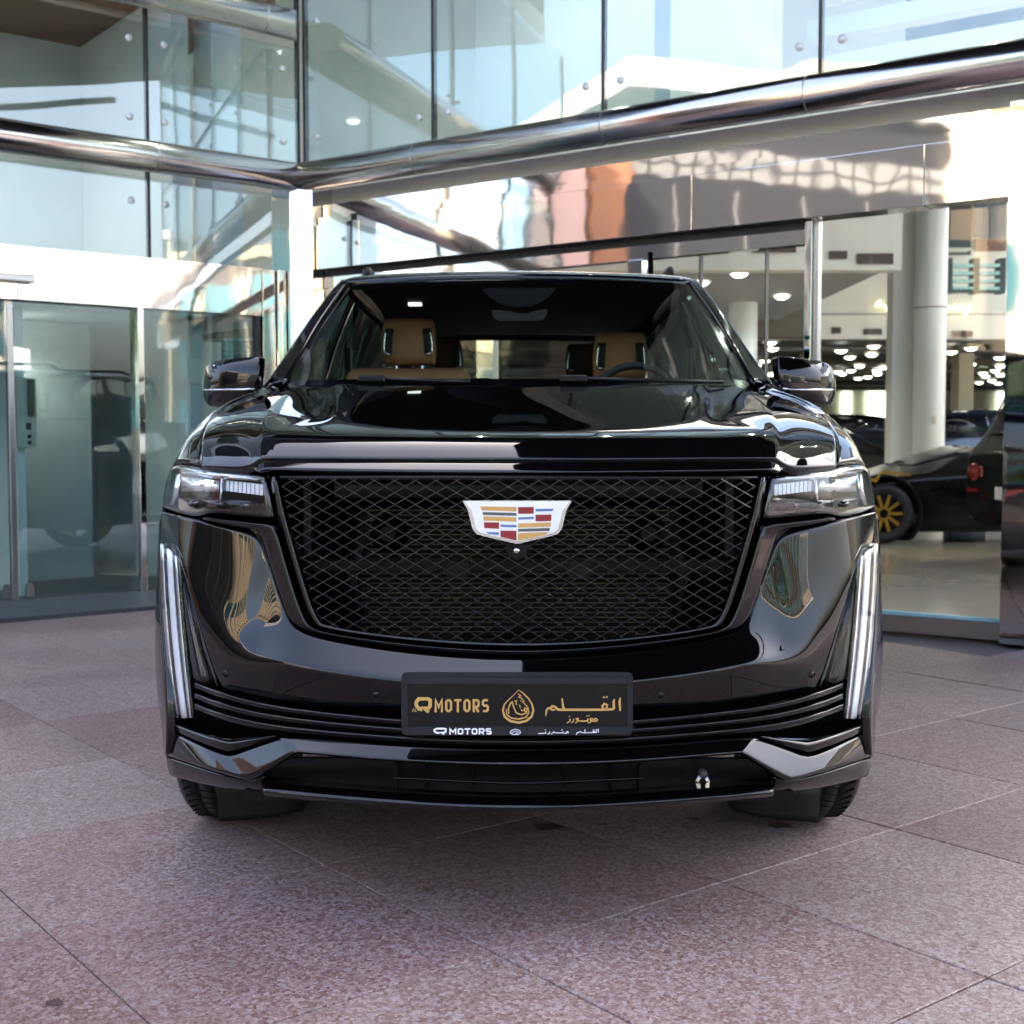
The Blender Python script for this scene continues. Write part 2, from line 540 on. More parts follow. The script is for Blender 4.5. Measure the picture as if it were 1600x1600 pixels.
# dark granite threshold along the left wing
def wbox(name, W, s0, s1, z0, z1, o0, o1, m, parent=None, bevel=0):
    return box(name, min(s0, s1), max(s0, s1), min(o0, o1), max(o0, o1), z0, z1, m, parent, bevel=bevel, fn=lambda a, o, z: W.p(a, z, o))
thr = wbox('threshold', WL, 0.2, 7.0, -.03, .012, -.1, 0.93, M['grey_granite'])
tag(thr, None, kind='structure')

# ------------------------------------------------------------------ the glass building
bld = empty('showroom_building', C0)
tag(bld, 'glass-fronted car showroom with polished steel tubes, meeting in an inner corner behind the SUV', 'building')
def BP(o):                       # parent to the building without moving
    o.parent = bld; o.matrix_parent_inverse = Matrix.Translation(-C0); return o
def bbox(name, W, s0, s1, z0, z1, o0, o1, m, bevel=0): return BP(wbox(name, W, s0, s1, z0, z1, o0, o1, m, bevel=bevel))
ZT, RT = 3.36, .118              # storey tube height and radius
ZT2 = 4.59
def straight_tube(name, W, s0, s1, z, r, off, m, seg=28, bevel_end=None):
    a, b = W.p(s0, z, off), W.p(s1, z, off)
    n = max(2, int(abs(s1 - s0) / 1.9) + 1)
    return BP(tube(name, [a.lerp(b, i / (n - 1)) for i in range(n)], r, m, seg=seg))
# mitred corner: run both tubes to the bisector
OFFT = .16
half = math.acos(max(-1, min(1, RU.dot(LU)))) / 2
cornS = OFFT / math.tan(half)
def mitre_tube(name, W, Wo, s1, z, r, off, m, seg=32):
    bis = (W.u + Wo.u).normalized(); cut = Vector((-bis.y, bis.x, 0))
    bm = bmesh.new()
    A, B = [], []
    for k in range(seg):
        a = 2 * math.pi * k / seg
        v = W.n * (off + r * math.cos(a)) + Vector((0, 0, z + r * math.sin(a)))
        t = -v.dot(cut) / W.u.dot(cut)
        A.append(bm.verts.new(W.o + v + W.u * t)); B.append(bm.verts.new(W.o + v + W.u * s1))
    for k in range(seg): bm.faces.new((A[k], A[(k + 1) % seg], B[(k + 1) % seg], B[k]))
    bm.faces.new(A); bm.faces.new(B[::-1])
    bmesh.ops.recalc_face_normals(bm, faces=bm.faces[:])
    o = bm_obj(name, bm, m)
    for p_ in o.data.polygons: p_.use_smooth = len(p_.vertices) == 4
    return BP(o)
def joint_ring(W, s, z, r, off, par):
    o = tube('tube_joint', [W.p(s - .004, z, off), W.p(s + .004, z, off)], r + .0015, M['steel_satin'], seg=32)
    o.parent = par; return o
tL = mitre_tube('steel_tube', WL, WR, 7.0, ZT, RT, OFFT, M['steel_brushed'])
tR = mitre_tube('steel_tube', WR, WL, 9.5, ZT, RT, OFFT, M['steel_brushed'])
tU = mitre_tube('steel_tube', WL, WR, 7.0, ZT2, RT, OFFT, M['steel_brushed'])
joint_ring(WL, WL.s_of(240, 250, OFFT), ZT, RT, OFFT, tL)
for px_, py_ in ((655, 245), (950, 205), (1265, 150)): joint_ring(WR, WR.s_of(px_, py_, OFFT), ZT, RT, OFFT, tR)
for px_ in (410,): joint_ring(WL, WL.s_of(px_, 30, OFFT), ZT2, RT, OFFT, tU)

def pane(W, s0, s1, z0, z1, m='facade_glass', off=0.0, name='glass_pane', bolts=True, zb=None):
    o = bbox(name, W, s0, s1, z0, z1, off - .012, off, M[m])
    if bolts:
        for sx in (s0 + .13, s1 - .13) if s1 > s0 else (s0 - .13, s1 + .13):
            for z in ((z0 + .2, z1 - .2) if zb is None else zb):
                c = W.p(sx, z, off)
                b = lathe('glass_bolt', [(-.035, .014), (.0, .018), (.002, .028), (.007, .027), (.009, .0)], 16, lambda ax, u, v, c=c: c + W.n * ax + W.u * u + Vector((0, 0, v)), M['bolt_steel'], close=False)
                b.parent = o
    return o
def mull(W, s, z0, z1, w=.022, off=.006): return bbox('glazing_joint', W, s - w / 2, s + w / 2, z0, z1, off - .05, off, M['gasket'])
GAP = .012
# upper right: tall panes
sr = [0.03] + [WR.s_of(x, 120) for x in (676, 942, 1281)]
stp = sr[3] - sr[2]
sr += [sr[3] + stp * (k + 1) for k in range(3)]
for a, b in zip(sr, sr[1:]):
    pane(WR, a + GAP, b - GAP, ZT + RT + .02, 4.9, zb=(ZT + RT + .24, 4.66))
    pane(WR, a + GAP, b - GAP, 4.93, 6.6)
for s_ in sr: mull(WR, s_, ZT + .06, 6.6)
bbox('glazing_joint', WR, sr[0], sr[-1], 4.9, 4.93, -.04, .004, M['gasket'])
# left wing: panes between the tubes
sl = [0.03, WL.s_of(230, 150)]
stp = 2.15
while sl[-1] < 6.6: sl.append(sl[-1] + stp)
for a, b in zip(sl, sl[1:]):
    pane(WL, a + GAP, b - GAP, ZT + RT + .02, ZT2 - RT - .01, zb=(ZT + RT + .2, ZT2 - RT - .2))
    pane(WL, a + GAP, b - GAP, ZT2 + RT + .02, 6.6)
    pane(WL, a + GAP, b - GAP, 2.60, ZT - RT - .01, zb=(ZT - RT - .2,))
for s_ in sl: mull(WL, s_, 2.59, 6.6)
# corner column of mirror steel
sc0, sc1 = .17, .36
def col_poly(name, pts, z0, z1, m):
    return BP(prism(name, [(p.x, p.y) for p in pts], lambda a, b, d: (a, b, d), z0, z1, m))
def both(s1_, s2_, o): return C0 + LU * s1_ + RU * s2_
c_l = WL.s_of(453, 350, .16); c_r = WR.s_of(488, 350, .16)
A_, B_ = WL.p(max(c_l, .12), 0, .16), WR.p(max(c_r, .12), 0, .16)
colm = col_poly('corner_column', [A_, B_, B_ - RN * .3, C0 - RN * .1 - LN * .1, A_ - LN * .3], 0, ZT - .02, M['steel_mirror'])
# left header, cladding and doors
hz0, hz1 = 2.22, 2.585
sJ = WL.s_of(404, 450)
bbox('steel_header', WL, sJ, WL.s_of(24, 430), hz0, hz1, -.05, .05, M['steel_mirror'])
bbox('steel_header', WL, WL.s_of(24, 430) + .006, 7.0, hz0, hz1, -.05, .05, M['steel_mirror'])
bbox('header_trim', WL, sJ, 7.0, hz1, hz1 + .02, -.06, .065, M['steel_mirror'])
bbox('door_sensor', WL, WL.s_of(52, 433, .1), WL.s_of(52, 433, .1) + .75, WL.hit(20, 440, .1)[1], WL.hit(20, 428, .1)[1], .055, .13, M['steel_satin'], bevel=.008)
prev = max(c_l, .12)
for a, b, o_ in ((prev + .01, sJ - .13, .10), (sJ - .12, sJ - .008, .06)):
    bbox('steel_cladding', WL, a, b, 0, 2.60, -.1, o_, M['steel_mirror'], bevel=.004)
d1, d2 = WL.s_of(220, 700), WL.s_of(22, 700)
def post(W, s, w, z0, z1, o0, o1, m='steel_mirror', name='door_post'): return bbox(name, W, s - w / 2, s + w / 2, z0, z1, o0, o1, M[m], bevel=.004)
post(WL, d1, .05, .012, hz0, -.03, .04)
post(WL, d2, .045, .012, hz0, -.09, -.03, 'steel_satin')
post(WL, WL.s_of(401, 560), .045, .012, hz0, -.03, .03, 'gasket')
bbox('glass_door', WL, sJ + .03, d1 - .03, .03, hz0 - .005, -.012, 0, M['door_glass'])
ld = bbox('glass_door', WL, d1 + .03, d2 - .02, .03, hz0 - .01, -.05, -.038, M['door_glass'])
ld2 = bbox('glass_door', WL, d2 + .02, d2 + 1.3, .03, hz0 - .01, -.05, -.038, M['door_glass'])
post(WL, d2 + 1.33, .05, .012, hz0, -.09, .04)
bbox('glass_door', WL, d2 + 1.37, d2 + 2.9, .03, hz0 - .01, -.012, 0, M['door_glass'])
for dd, sx in ((ld, WL.s_of(50, 925)), (ld2, WL.s_of(14, 930))):
    sh = prism('door_clamp', [(sx - .032, .03), (sx + .032, .03), (sx + .032, .09), (sx + .022, .125), (sx, .136), (sx - .022, .125), (sx - .032, .09)], lambda a, b, d: WL.p(a, b, d), -.066, -.03, M['steel_satin'])
    sh.parent = dd
# right wing: lintel, transom, posts, panes
s_a = max(c_r, .12) + .012
s_end = 9.4
sP0, sP1 = WR.s_of(1262, 450), WR.s_of(1281, 450)
zl0, zl1 = 2.60, 2.965
bbox('lintel_soffit', WR, s_a, s_end, zl1 + .06, zl1 + .17, -.05, .04, M['steel_mirror'])
bbox('lintel_step', WR, s_a, s_end, zl1, zl1 + .058, -.05, .10, M['steel_mirror'])
sx_ = [s_a, WR.s_of(578, 370), WR.s_of(820, 330), WR.s_of(1095, 300), sP1 + .7, s_end]
for a, b in zip(sx_, sx_[1:]): bbox('steel_lintel', WR, a, b - .003, zl0, zl1 - .002, -.05, .13, M['steel_mirror'], bevel=.003)
bbox('lintel_shadow_gap', WR, s_a, sP0, zl0 - .05, zl0 - .003, -.05, .02, M['gasket'])
bbox('transom', WR, s_a, sP0 - .004, zl0 - .15, zl0 - .053, -.04, .035, M['steel_mirror'], bevel=.003)
ps = []
for xa, xb in ((750, 776), (985, 1009)):
    a, b = WR.s_of(xa, 390), WR.s_of(xb, 390); ps.append((a, b))
    bbox('door_post', WR, a, b, 0, zl0 - .153, -.03, .05, M['steel_mirror'], bevel=.004)
bbox('door_post', WR, sP0, sP1 - .035, 0, zl0 - .005, -.03, .06, M['steel_mirror'], bevel=.004)
bbox('door_post', WR, sP1 - .03, sP1, 0, zl0 - .005, -.03, .03, M['steel_satin'], bevel=.003)
bbox('steel_cladding', WR, s_a, WR.s_of(545, 420), 0, zl0 - .155, -.05, .02, M['steel_mirror'])
bounds = [WR.s_of(546, 420), ps[0][0], ps[0][1], ps[1][0], ps[1][1], sP0]
for a, b in ((bounds[0], bounds[1]), (bounds[2], bounds[3]), (bounds[4], bounds[5])):
    bbox('glass_door', WR, a + .008, b - .008, .03, zl0 - .155, -.012, 0, M['clear_glass'])
mid = [(bounds[2] + bounds[3]) / 2]
for px_ in (1093, 1196): mull(WR, WR.s_of(px_, 430), .03, zl0 - .155, w=.008, off=.002)
sQ0 = WR.s_of(1580, 600)
bbox('sill_rail', WR, sP1 + .002, sQ0, 0, .105, -.05, .05, M['steel_satin'])
bbox('sill_bead', WR, sP1 + .002, sQ0, .106, .125, -.03, .03, M['glass_edge'])
pane(WR, sP1 + .006, sQ0 - .006, .126, zl0 - .004, 'clear_glass', bolts=False, name='shop_window')
pier = bbox('steel_pier', WR, sQ0, sQ0 + .75, 0, zl1 + .17, -.1, .16, M['steel_mirror'], bevel=.004)
pane(WR, sQ0 + .78, s_end, .126, zl0 - .004, 'clear_glass', bolts=False, name='shop_window')
# slabs, parapet and solid upper storeys (shade the forecourt)
def plan_poly(off, depthR, depthL):
    return [C0 - (RN + LN) * off, WR.p(9.6, 0, -off), WR.p(9.6, 0, -depthR), C0 - RN * depthR * .9 - LN * depthL * .6, WL.p(7.2, 0, -depthL), WL.p(7.2, 0, -off)]
def slab(name, off, dR, dL, z0, z1, m): return BP(prism(name, [(p.x, p.y) for p in plan_poly(off, dR, dL)], lambda a, b, d: (a, b, d), z0, z1, m))
slab('floor_slab', .08, 3.0, 2.9, 6.62, 6.95, M['wall_white'])
slab('upper_storey', .10, 16, 13, 6.96, 14.2, M['dark_glazing'])
slab('roof_slab', -.6, 16, 13, 14.21, 14.7, M['wall_white'])
# left wing upper room: brown soffit, grey back wall, return wall
# upper gallery behind the right glass
bbox('gallery_wall', WR, -.3, 3.0, 3.3, 6.6, -3.0, -2.85, M['wall_white'])
bbox('gallery_wall', WR, 2.86, 3.0, 3.3, 6.6, -2.84, -.9, M['wall_white'])
bbox('gallery_floor', WR, .1, 9.4, 3.16, 3.29, -3.0, -.08, M['wall_white'])
bbox('gallery_parapet', WR, 3.05, 9.4, 3.30, 4.2, -3.0, -2.9, M['wall_white'])
for k_ in range(4): bbox('gallery_band', WR, 3.05, 9.4, 4.45 + k_ * .42, 4.62 + k_ * .42, -3.4 - .25 * k_, -3.2 - .25 * k_, M['wall_white'])
bbox('room_soffit', WL, .1, 7.1, 4.86, 4.96, -2.4, -.25, M['soffit_brown'])
bbox('room_wall', WL, -.2, 7.1, 2.3, 4.85, -2.5, -2.38, M['wall_white'])
bbox('room_wall', WL, .85, 1.0, 2.3, 4.85, -2.37, -.35, M['wall_white'])
bbox('room_column', WL, .35, .62, 2.3, 4.85, -.75, -.4, M['column_white'])
bbox('room_floor', WL, .1, 7.1, 2.2, 2.29, -2.5, -.08, M['wall_grey'])
# lobby behind the left doors
bbox('lobby_wall', WL, -.4, 7.1, 0, 2.19, -2.5, -2.4, M['wall_grey'])
bbox('lobby_wall', WL, .78, .9, 0, 2.19, -2.39, -.3, M['wall_grey'])
bbox('lobby_wall', WL, d2 - 1.05, d2 - .15, 0, 2.19, -1.4, -1.28, M['wall_grey'])
bbox('lobby_wall', WL, d2 - .16, d2 - .10, 0, 2.19, -1.27, -.25, M['wall_white'])
bbox('lobby_floor', WL, .1, 7.1, -.02, .014, -2.4, -.11, M['grey_granite'])
LOBBY = []
for k in range(2):
    cl_ = WL.p(2.2 + k * 2.2, 2.17, -.9)
    LOBBY.append(cl_)
# intercom behind the left door
ic = WL.p(d2 - .17, 1.28, -.24)
sx0 = WL.s_of(42, 640, -.2)
icm = wbox('intercom', WL, sx0 - .075, sx0 + .075, WL.hit(36, 700, -.2)[1], WL.hit(36, 590, -.2)[1], -.235, -.20, M['ivory'], bevel=.008)
tag(icm, 'ivory wall intercom with handset behind the sliding glass door', 'intercom')
z_i0, z_i1 = WL.hit(36, 700, -.2)[1], WL.hit(36, 590, -.2)[1]
for nm, a0, a1, f0, f1, m_ in (('handset', -.05, -.005, .45, .98, 'beam_tan'), ('button', -.03, .01, .26, .36, 'gasket'), ('button', -.03, .0, .14, .19, 'gasket'), ('button', -.03, .0, .05, .10, 'gasket')):
    wbox(nm, WL, sx0 + a0, sx0 + a1, z_i0 + (z_i1 - z_i0) * f0, z_i0 + (z_i1 - z_i0) * f1, -.199, -.17 if nm == 'handset' else -.194, M[m_], icm, bevel=.006 if nm == 'handset' else .002)

# ------------------------------------------------------------------ showroom inside
fl = BP(prism('showroom_floor', [(p.x, p.y) for p in (WR.p(.15, 0, -.1), WR.p(9.6, 0, -.1), Vector((30, 3, 0)), Vector((30, 48, 0)), Vector((-14, 48, 0)), Vector((-14, 9.6, 0)))], lambda a, b, d: (a, b, d), -.02, .03, M['tile_tan']))
fl.parent = None; fl.matrix_parent_inverse = Matrix.Identity(4)
tag(fl, None, kind='structure')
def qbox(name, px0, px1, py0, py1, Y, m, thick=.3, parent=None, top=None):
    a, b = at(px0, py0, Y), at(px1, py1, Y)
    return box(name, a.x, b.x, Y, Y + thick, b.z, a.z if top is None else top, m, parent)
bw = box('showroom_back_wall', -14, 30, 46, 46.3, 0, 4, M['wall_cream']); tag(bw, None, kind='structure')
for x0, x1 in ((1316, 1330), (1355, 1386), (1560, 1573)):
    w_ = qbox('window', x0, x1, 612, 652, 45.85, M['window_glow'], .1, bw)
sw1 = box('showroom_side_wall', 29.7, 30, 2.5, 46, 0, 6.6, M['wall_cream']); tag(sw1, None, kind='structure')
sw2 = box('showroom_side_wall', -14, -13.7, 9.6, 46, 0, 6.6, M['wall_cream']); tag(sw2, None, kind='structure')
# far low ceiling (dark, with beams)
ZC = 3.14
fc = box('far_ceiling', -14, 30, 20.2, 46, ZC, ZC + .1, M['ceiling_dark']); tag(fc, None, kind='structure')
for y_ in (23.5, 27.5, 31.5, 35.5, 39.5, 43): box('ceiling_beam', -13.5, 29.5, y_, y_ + .9, ZC - .10, ZC - .002, M['beam_tan'], fc)
for x_ in (-6, -1, 4, 9, 14, 19): box('ceiling_beam', x_, x_ + .55, 20.5, 45.5, ZC - .085, ZC - .003, M['beam_tan'], fc)
# far bulkhead, white with dark vents
fb = box('far_bulkhead', -14, 30, 19.9, 20.15, ZC - .13, 6.6, M['wall_white']); tag(fb, None, kind='structure')
for x0, x1, y0, y1 in ((1186, 1204, 500, 511), (1230, 1250, 506, 517), (1300, 1314, 511, 521), (1350, 1378, 514, 523), (1488, 1520, 517, 527), (1100, 1120, 494, 505), (1040, 1060, 486, 497)):
    qbox('air_vent', x0, x1, y0, y1, 19.87, M['vent_brown'], .028, fb)
qbox('bulkhead_seam', 1160, 1600, 490, 492, 19.885, M['ceiling_grey'], .012, fb)
# near soffit with downlights, grey underside, white face with vents
ZN = 3.12
ns = box('near_soffit', -8, 4.15, 11.2, 17.5, ZN, ZN + .12, M['ceiling_grey']); tag(ns, None, kind='structure')
nb = box('near_bulkhead', -8, 4.15, 10.95, 11.19, ZN - .08, 6.6, M['wall_white'])
tag(nb, None, kind='structure')
for x0, x1, y0, y1 in ((1046, 1064, 352, 366), (1083, 1158, 358, 380), (1176, 1244, 372, 394), (930, 1010, 338, 352), (1340, 1396, 396, 412), (1296, 1324, 392, 404)):
    qbox('air_vent', x0, x1, y0, y1, 10.92, M['vent_brown'], .028, nb)
nb2 = box('soffit_edge', -8, 4.6, 17.51, 17.8, ZN - .28, 6.6, M['beam_tan']); tag(nb2, None, kind='structure')
mz = box('mid_ceiling', -8, 4.6, 17.81, 19.89, 3.9, 4.0, M['wall_white']); tag(mz, None, kind='structure')
# dark glass panel, with a teal and brown reflection painted beside it as panels
for x0, x1, y0, y1, m_ in ((1483, 1517, 285, 398, 'gasket'), (1524, 1545, 285, 372, 'teal_dark'), (1549, 1572, 285, 372, 'teal_dark'), (1524, 1572, 374, 392, 'soffit_brown')):
    qbox('glass_reflection_panel', x0, x1, y0, y1, 19.84, M[m_], .05, fb)
ml_ = qbox('mezzanine_ledge', 1424, 1520, 387, 390, 19.5, M['wall_white'], .35); ml_.parent = fb
# columns
def column3(px, py_b, Y, r, m='column_white', label=''):
    c = at(px, 600, Y)
    o = lathe('showroom_column', [(0.03, r * 1.0), (ZT + 3.2, r)], 36, lambda ax, u, v: (c.x + u, c.y + v, ax), M[m], close=True)
    tag(o, label, 'column')
    return o
cA = column3(1452, 0, 14.8, .215, label='thick round white column inside the showroom right of the doors')
cpt = at(1452, 600, 14.8)
tube('column_band', [(cpt.x, cpt.y, 3.02), (cpt.x, cpt.y, 3.035)], .217, M['gasket'], cA, seg=36)
box('socket_plate', cpt.x - .03, cpt.x + .03, cpt.y - .225, cpt.y - .212, 1.42, 1.53, M['ivory'], cA)
pr = qbox('square_pier', 1396, 1428, 440, 822, 15.0, M['wall_white'], .3, top=6.5); tag(pr, 'cream square pier standing close behind the round showroom column', 'pier')
pr.data.transform(Matrix.Translation((0, 0, 0)))
column3(1160, 0, 15.0, .20, label='round white column under the curved ceiling edge, far side of the doors')
# far piers
for x0, x1 in ((1500, 1520), (1258, 1282), (1085, 1100)):
    fp = qbox('far_pier', x0, x1, 520, 668, 24, M['wall_cream'], .5, top=ZC - .1)
    tag(fp, 'slim cream pier carrying the low far ceiling of the showroom', 'pier', 'far showroom piers')
# mezzanine display rack seen past the column
rk = empty('display_rack', at(1525, 455, 18.6)); ro = Vector(rk.location)
tag(rk, 'dark framed rack of glass shelves hanging on the mezzanine edge', 'rack')
def rbox(name, px0, px1, py0, py1, m, y0=18.6, th=.25):
    a, b = at(px0, py0, y0) - ro, at(px1, py1, y0) - ro
    return box(name, a.x, b.x, a.y, a.y + th, b.z, a.z, m, rk)
for x in (1484, 1526, 1567): rbox('rack_upright', x - 4, x + 4, 403, 458, M['gasket'])
for y in (412, 424, 436, 448):
    for x0, x1 in ((1489, 1521), (1531, 1562)): rbox('rack_shelf', x0, x1, y, y + 5, M['glass_edge'], th=.2)
rbox('rack_rail', 1480, 1571, 452, 456, M['gasket'])
# glowing strokes drawn for a sign's mirrored reflection in the glass
def sign(px0, py0, strokes, Y, label):
    e = empty('sign_reflection', at(px0, py0, Y)); eo = Vector(e.location)
    for st_ in strokes:
        tube('reflection_stroke', [at(px0 + a, py0 + b, Y) - eo for a, b in st_], .022, M['reflected_gold'], e, seg=6)
    tag(e, label, 'sign')
sign(1480, 476, [[(2, 10), (4, 2), (8, 8), (12, 0), (15, 8), (20, 0), (24, 8), (30, 4), (34, 0), (36, 8), (30, 12)], [(26, 15), (30, 18)]], 19.8, 'small glowing golden strokes drawn for a reflected Arabic sign right of the round column')
sign(1366, 470, [[(2, 8), (6, 2), (9, 8), (14, 6), (18, 12), (24, 20)], [(8, 0), (10, 2)]], 19.8, 'small glowing golden strokes drawn for a reflected slanted sign left of the square pier')
# downlights
def lamp_light(o, power, z=-.06):
    ld_ = bpy.data.lights.new('lamp_glow', 'SPOT'); ld_.energy = power * 1.6; ld_.spot_size = R(150); ld_.spot_blend = .6; ld_.color = (1.0, .93, .80); ld_.shadow_soft_size = .03
    lo_ = bpy.data.objects.new('lamp_glow', ld_); COL.objects.link(lo_); lo_.parent = o; lo_.location = (0, 0, z)
dl_me = None
def downlight(c, r, label, group, power=.5):
    global dl_me
    o = empty('downlight', c)
    if dl_me is None:
        a = lathe('bulb_disc', [(-.42, .02), (-.38, .34), (-.24, .62), (-.05, .78), (.01, .8)], 20, lambda ax, u, v: (u, v, ax), M['downlight'], o)
        b = lathe('trim_ring', [(-.012 / .1 * .1, .84), (-.12, 1.0), (.05, 1.04)], 20, lambda ax, u, v: (u, v, ax), M['wall_white'], o, close=False)
        dl_me = (a.data, b.data)
    else:
        new_obj('bulb_disc', dl_me[0], None, o); new_obj('trim_ring', dl_me[1], None, o)
    o.scale = (r, r, r)
    if power: lamp_light(o, power, -.75)
    tag(o, label, 'ceiling light', group)
for x, y in ((1075, 399), (1222, 418), (1155, 427), (1095, 441), (905, 378), (810, 404), (980, 415), (1020, 392)):
    d = ray(x, y); t = (ZN - .012 - CAMLOC.z) / d.z
    p_ = CAMLOC + d * t
    if p_.y < 11.3 or p_.y > 17.4: p_ = CAMLOC + d * ((14.0 - CAMLOC.y) / d.y); p_.z = ZN - .012
    downlight(p_, .12, 'round downlight in the grey soffit above the showroom doors', 'soffit downlights', 2.6)
far_pts = [(1204, 534), (1207, 544), (1182, 570), (1195, 563), (1205, 584), (1314, 547), (1365, 540), (1328, 557), (1362, 553), (1330, 578), (1343, 571), (1310, 580), (1316, 583), (1341, 590), (1356, 588), (1370, 578), (1380, 573), (1371, 583),
           (1486, 549), (1517, 543), (1562, 558), (1517, 568), (1507, 578), (1508, 585), (1536, 582), (1540, 587), (1530, 597), (1550, 594), (1555, 578), (1563, 571), (1563, 585), (1560, 598), (1110, 560), (1130, 575)]
for i, (x, y) in enumerate(far_pts):
    d = ray(x, y); t = (ZC - .13 - CAMLOC.z) / d.z
    p_ = CAMLOC + d * t
    p_.y = min(max(p_.y, 20.6), 45)
    downlight(p_, .15, 'round downlight glowing in the dark low ceiling far inside the showroom', 'far showroom downlights', 2.6 if i % 4 == 0 else 0)

for s_, o_ in ((.9, -1.2), (2.2, -1.6), (4.2, -1.3), (5.6, -1.3), (7.0, -1.3)):
    downlight(WR.p(s_, 6.58, o_), .10, 'round downlight in the gallery ceiling behind the tall upper right glass', 'gallery downlights', 4.5)
for s_ in (3.7, 5.4):  # lamps added out of view to brighten the left upper room
    downlight(WL.p(s_, 4.84, -1.3), .09, 'added round downlight, out of view, in the brown soffit behind the left upper glass', 'added brown soffit downlights', 8.0)
for c_ in LOBBY: downlight(c_, .08, 'added round fill downlight set in the lobby ceiling behind the left glass doors', 'added lobby fill lights', 2.6)  # fill lamps added to brighten the lobby behind the doors
# ================================================================== the black SUV
suv = empty('suv', (0, 0, 0))
tag(suv, 'large black luxury SUV with mesh grille and coloured crest, parked before the glass showroom', 'suv')
def lerp(a, b, t): return a + (b - a) * t
PLAN = [(0, 0.0), (100, 0.006), (200, 0.018), (300, 0.036), (380, 0.066), (450, 0.115), (500, 0.175), (530, 0.24), (550, 0.32), (562, 0.43), (570, 0.56)]
def plan(h):
    for (a, ya), (b, yb) in zip(PLAN, PLAN[1:]):
        if h <= b: return lerp(ya, yb, (h - a) / (b - a))
    return PLAN[-1][1]
def G(h, py, dy=0.0): return K(h, py, plan(h) + dy)
def fw(h):                              # the lower bumper juts out ahead of the grille, less so towards the corners
    h = abs(h)
    return .044 if h < 330 else max(0, .044 * (1 - (h - 330) / 190))
def B(h, py, dy=0.0): return K(h, py, plan(h) + dy - fw(h))

# ---- hood
hood_rows = [
    [K(0, 717, .088), K(150, 717, .092), K(290, 716, .106), K(385, 715, .134), K(403, 715, .143), K(421, 731, .155), K(460, 730, .20), K(497, 727, .26)],
    [K(0, 700, .115), K(150, 700, .119), K(290, 699, .134), K(383, 698, .163), K(403, 700, .174), K(426, 716, .185), K(466, 712, .235), K(497, 709, .295)],
    [K(0, 683, .150), K(150, 683, .154), K(290, 682, .170), K(381, 680, .200), K(403, 684, .212), K(430, 700, .225), K(470, 696, .28), K(496, 693, .33)],
    [K(0, 675, .22), K(150, 674, .224), K(288, 672, .24), K(379, 668, .27), K(403, 669, .285), K(430, 678, .31), K(474, 677, .365), K(494, 679, .40)],
    [K(0, 656, .48), K(150, 655, .48), K(287, 651, .48), K(305, 655, .49), K(392, 644, .52), K(424, 648, .56), K(470, 653, .60), K(488, 660, .60)],
    [K(0, 637, .80), K(150, 634, .80), K(286, 629, .80), K(302, 637, .81), K(380, 630, .84), K(410, 632, .88), K(448, 638, .92), K(468, 644, .92)],
    [K(0, 617, 1.15), K(150, 614, 1.15), K(284, 609, 1.16), K(301, 618, 1.17), K(358, 612, 1.2), K(386, 617, 1.23), K(416, 621, 1.25), K(436, 626, 1.25)],
    [K(0, 604, 1.40), K(150, 602, 1.41), K(282, 599, 1.45), K(300, 608, 1.46), K(338, 603, 1.51), K(362, 608, 1.54), K(388, 612, 1.56), K(404, 616, 1.57)]]
hood = cage('hood', hood_rows, M['paint'], suv, mirror=True, crow=(), ccol=(2, 3, 4), crease=0.5, lev=3, flange=0.02, fdir=(0, .5, -1), out=(0, -.3, 1))
# dome creases along the hood
for o in (hood,): pass
# ---- nose strip between hood and grille
nose = [
    [K(0, 719, .098), K(150, 719, .102), K(290, 718, .116), K(385, 717, .142), K(402, 717, .15), K(417, 733, .155)],
    [K(0, 722, .080), K(150, 722, .084), K(290, 721, .098), K(384, 720, .126), K(400, 721, .135), K(414, 734, .145)],
    [K(0, 738, .050), K(150, 737, .054), K(290, 735, .068), K(382, 733, .098), K(396, 733, .106), K(409, 737, .125)],
    [K(0, 743, .056), K(150, 742, .06), K(290, 740, .074), K(381, 737, .104), K(394, 737, .112), K(405, 739, .13)]]
cage('nose_trim', nose, M['paint'], suv, mirror=True, crow=(1, 2), crease=0.5, lev=2, flange=0.012)

